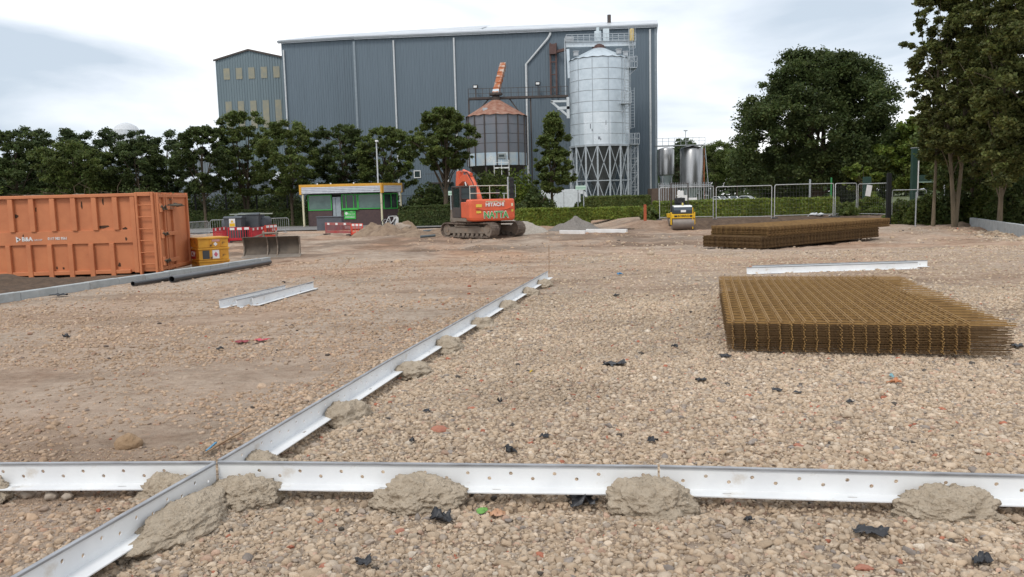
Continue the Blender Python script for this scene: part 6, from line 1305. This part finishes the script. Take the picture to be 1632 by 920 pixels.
# ---------------------------------------------------------------- hedges and shrubs
def hedge(label, x0, x1, pt, Y, n, lm, seed, dep=1.2, size=.075, name='clipped_hedge'):
    A = atY(x0, pt, Y); B = atY(x1, pt, Y); c = (A+B)/2; z = gz(c.x, Y); return make_bush(name, label, (c.x, Y+dep/2, z), (B.x-A.x)/2, dep/2, c.z-z, n, lm, size, seed, None, 'hedge', True)
hedge('dark clipped hedge running behind the red barriers left of the booth', 296, 500, 336, 71, 16000, leaf_d, 1); hedge('dark clipped hedge between the booth and the digger', 636, 742, 330, 61, 13000, leaf_d, 2)
hedge('bright topped clipped hedge right of the digger', 818, 939, 334.5, 56, 15000, leaf_h, 3); hedge('long clipped hedge behind the mesh fence', 1047, 1336, 320.5, 52, 38000, leaf_h, 5, 1.4)
def bush(label, px, pt, rpx, Y, n, lm, seed, ry=1., size=.09, name='bush', group=None, hmin=None):
    p = atY(px, pt, Y); z = gz(p.x, Y); return make_bush(name, label, (p.x, Y, z), rpx/F*Y, ry, (p.z-z)*.92, n, lm, size, seed, group)
hedge('dark round shouldered hedge before the silver silo legs', 931, 1036, 314.5, 63, 15000, leaf_m, 11, 2.2); hedge('bright green clipped bush before the dark hedge, right of the grey heap', 943, 1023, 333, 57, 11000, leaf_h, 12, 1.6)
UG = 'dark shrubs under the tree row'
for i, (px, pt, r_, Y, lm, lb) in enumerate([(300, 296, 45, 84, leaf_d, 'dark shrub left of the first dark fence post, behind the crowd barrier'), (380, 303, 48, 84, leaf_d, 'dark shrub behind the grey tanks'), (450, 300, 45, 83, leaf_d, 'dark shrub between the grey tanks and the booth'), (520, 290, 50, 80, leaf_d, 'dark shrub behind the left half of the booth'),
        (600, 288, 45, 80, leaf_d, 'dark shrub behind the right half of the booth'), (685, 293, 50, 70, leaf_d, 'dark rounded shrub behind the hedge left of the digger'), (775, 272, 46, 72, leaf_m, 'tall shrub directly behind the digger boom'), (825, 276, 36, 71, leaf_y, 'light tipped tall shrub right of the traffic light'),
        (850, 302, 32, 66, leaf_d, 'dark shrub at the left end of the white van'), (740, 312, 40, 64, leaf_d, 'dark low shrub behind the cab of the digger'), (800, 322, 45, 62, leaf_d, 'dark low shrub behind the right corner of the digger'), (928, 318, 22, 64, leaf_d, 'small open shrub before the right end of the van'), (1035, 330, 12, 50, leaf_m, 'scrubby plant beside the orange marker post'), (60, 298, 70, 84, leaf_d, 'dark shrub behind the left part of the skip'), (170, 296, 70, 84, leaf_d, 'dark shrub behind the middle of the skip'), (240, 298, 60, 84, leaf_d, 'dark shrub behind the ladder of the skip')]):
    bush(lb, px, pt, r_, Y, int(5200*(r_/45)**1.2)+1500, lm, 30+i, 1.5, .13, group=UG)
WG = 'weedy bushes at the right wood edge'
for i, (px, pt, r_, Y, lm, lb) in enumerate([(1348, 322, 16, 48.5, leaf_m, 'weedy bush behind the narrow angled fence panel'), (1385, 313, 26, 50, leaf_y, 'pale green weedy bush under the tilted white notice'), (1440, 316, 30, 46.5, leaf_m, 'green bush behind the right fence panel'), (1482, 306, 36, 44.5, leaf_m, 'leafy bush around the thin grey stake'),
        (1530, 300, 34, 43.5, leaf_d, 'dark bush between the forked pale trunks and the middle trunk'), (1575, 290, 34, 42.5, leaf_m, 'bush behind the left end of the right kerb wall'), (1625, 280, 38, 40, leaf_d, 'dark bush behind the right kerb wall at the edge'), (1262, 300, 50, 80, leaf_d, 'dark bush under the huge tree at left'), (1350, 298, 44, 80, leaf_d, 'dark bush under the huge tree right of its trunk'), (1205, 300, 34, 185, leaf_d, 'dark bush beyond the parked cars')]):
    bush(lb, px, pt, r_, Y, int(4200*(r_/30))+1500, lm, 60+i, 1.1, .085, group=WG)
bush('dark shrub at the far left edge behind the skip', -10, 290, 70, 86, 9000, leaf_d, 91, 1.5, .13, group=UG)
# far wood closing the horizon: one mass, nobody could count its trees
k = 60000; ang = rng.uniform(-1.0, 1.0, k); rad = rng.uniform(205, 250, k); hh = 9+5*vnoise(ang*22+3, ang*0)+2.5*vnoise(ang*90, ang*0+4)
P = np.stack([np.sin(ang)*rad*1.15, np.cos(ang)*rad*.9+30, rng.random(k)**.7*hh], 1); tn = np.ones((k, 3))*rng.uniform(.7, 1.3, (k, 1))*(.8+.5*vnoise(ang*60+9, P[:, 2]*.3))[:, None]
o = bpy.data.objects.new('distant_wood', leaves_mesh('distant_wood', P, 1.0, leaf_b, tn)); col.objects.link(o); o.location = (0, 0, -.6); tag(o, 'distant wood closing the horizon behind the site', 'wood', kind='stuff')
p = gp(1532, 360); mound('soil_mound', 'small reddish earth pile at the end of the right kerb wall', (p.x, p.y, p.z), .9, .5, .25, spoil, 44)
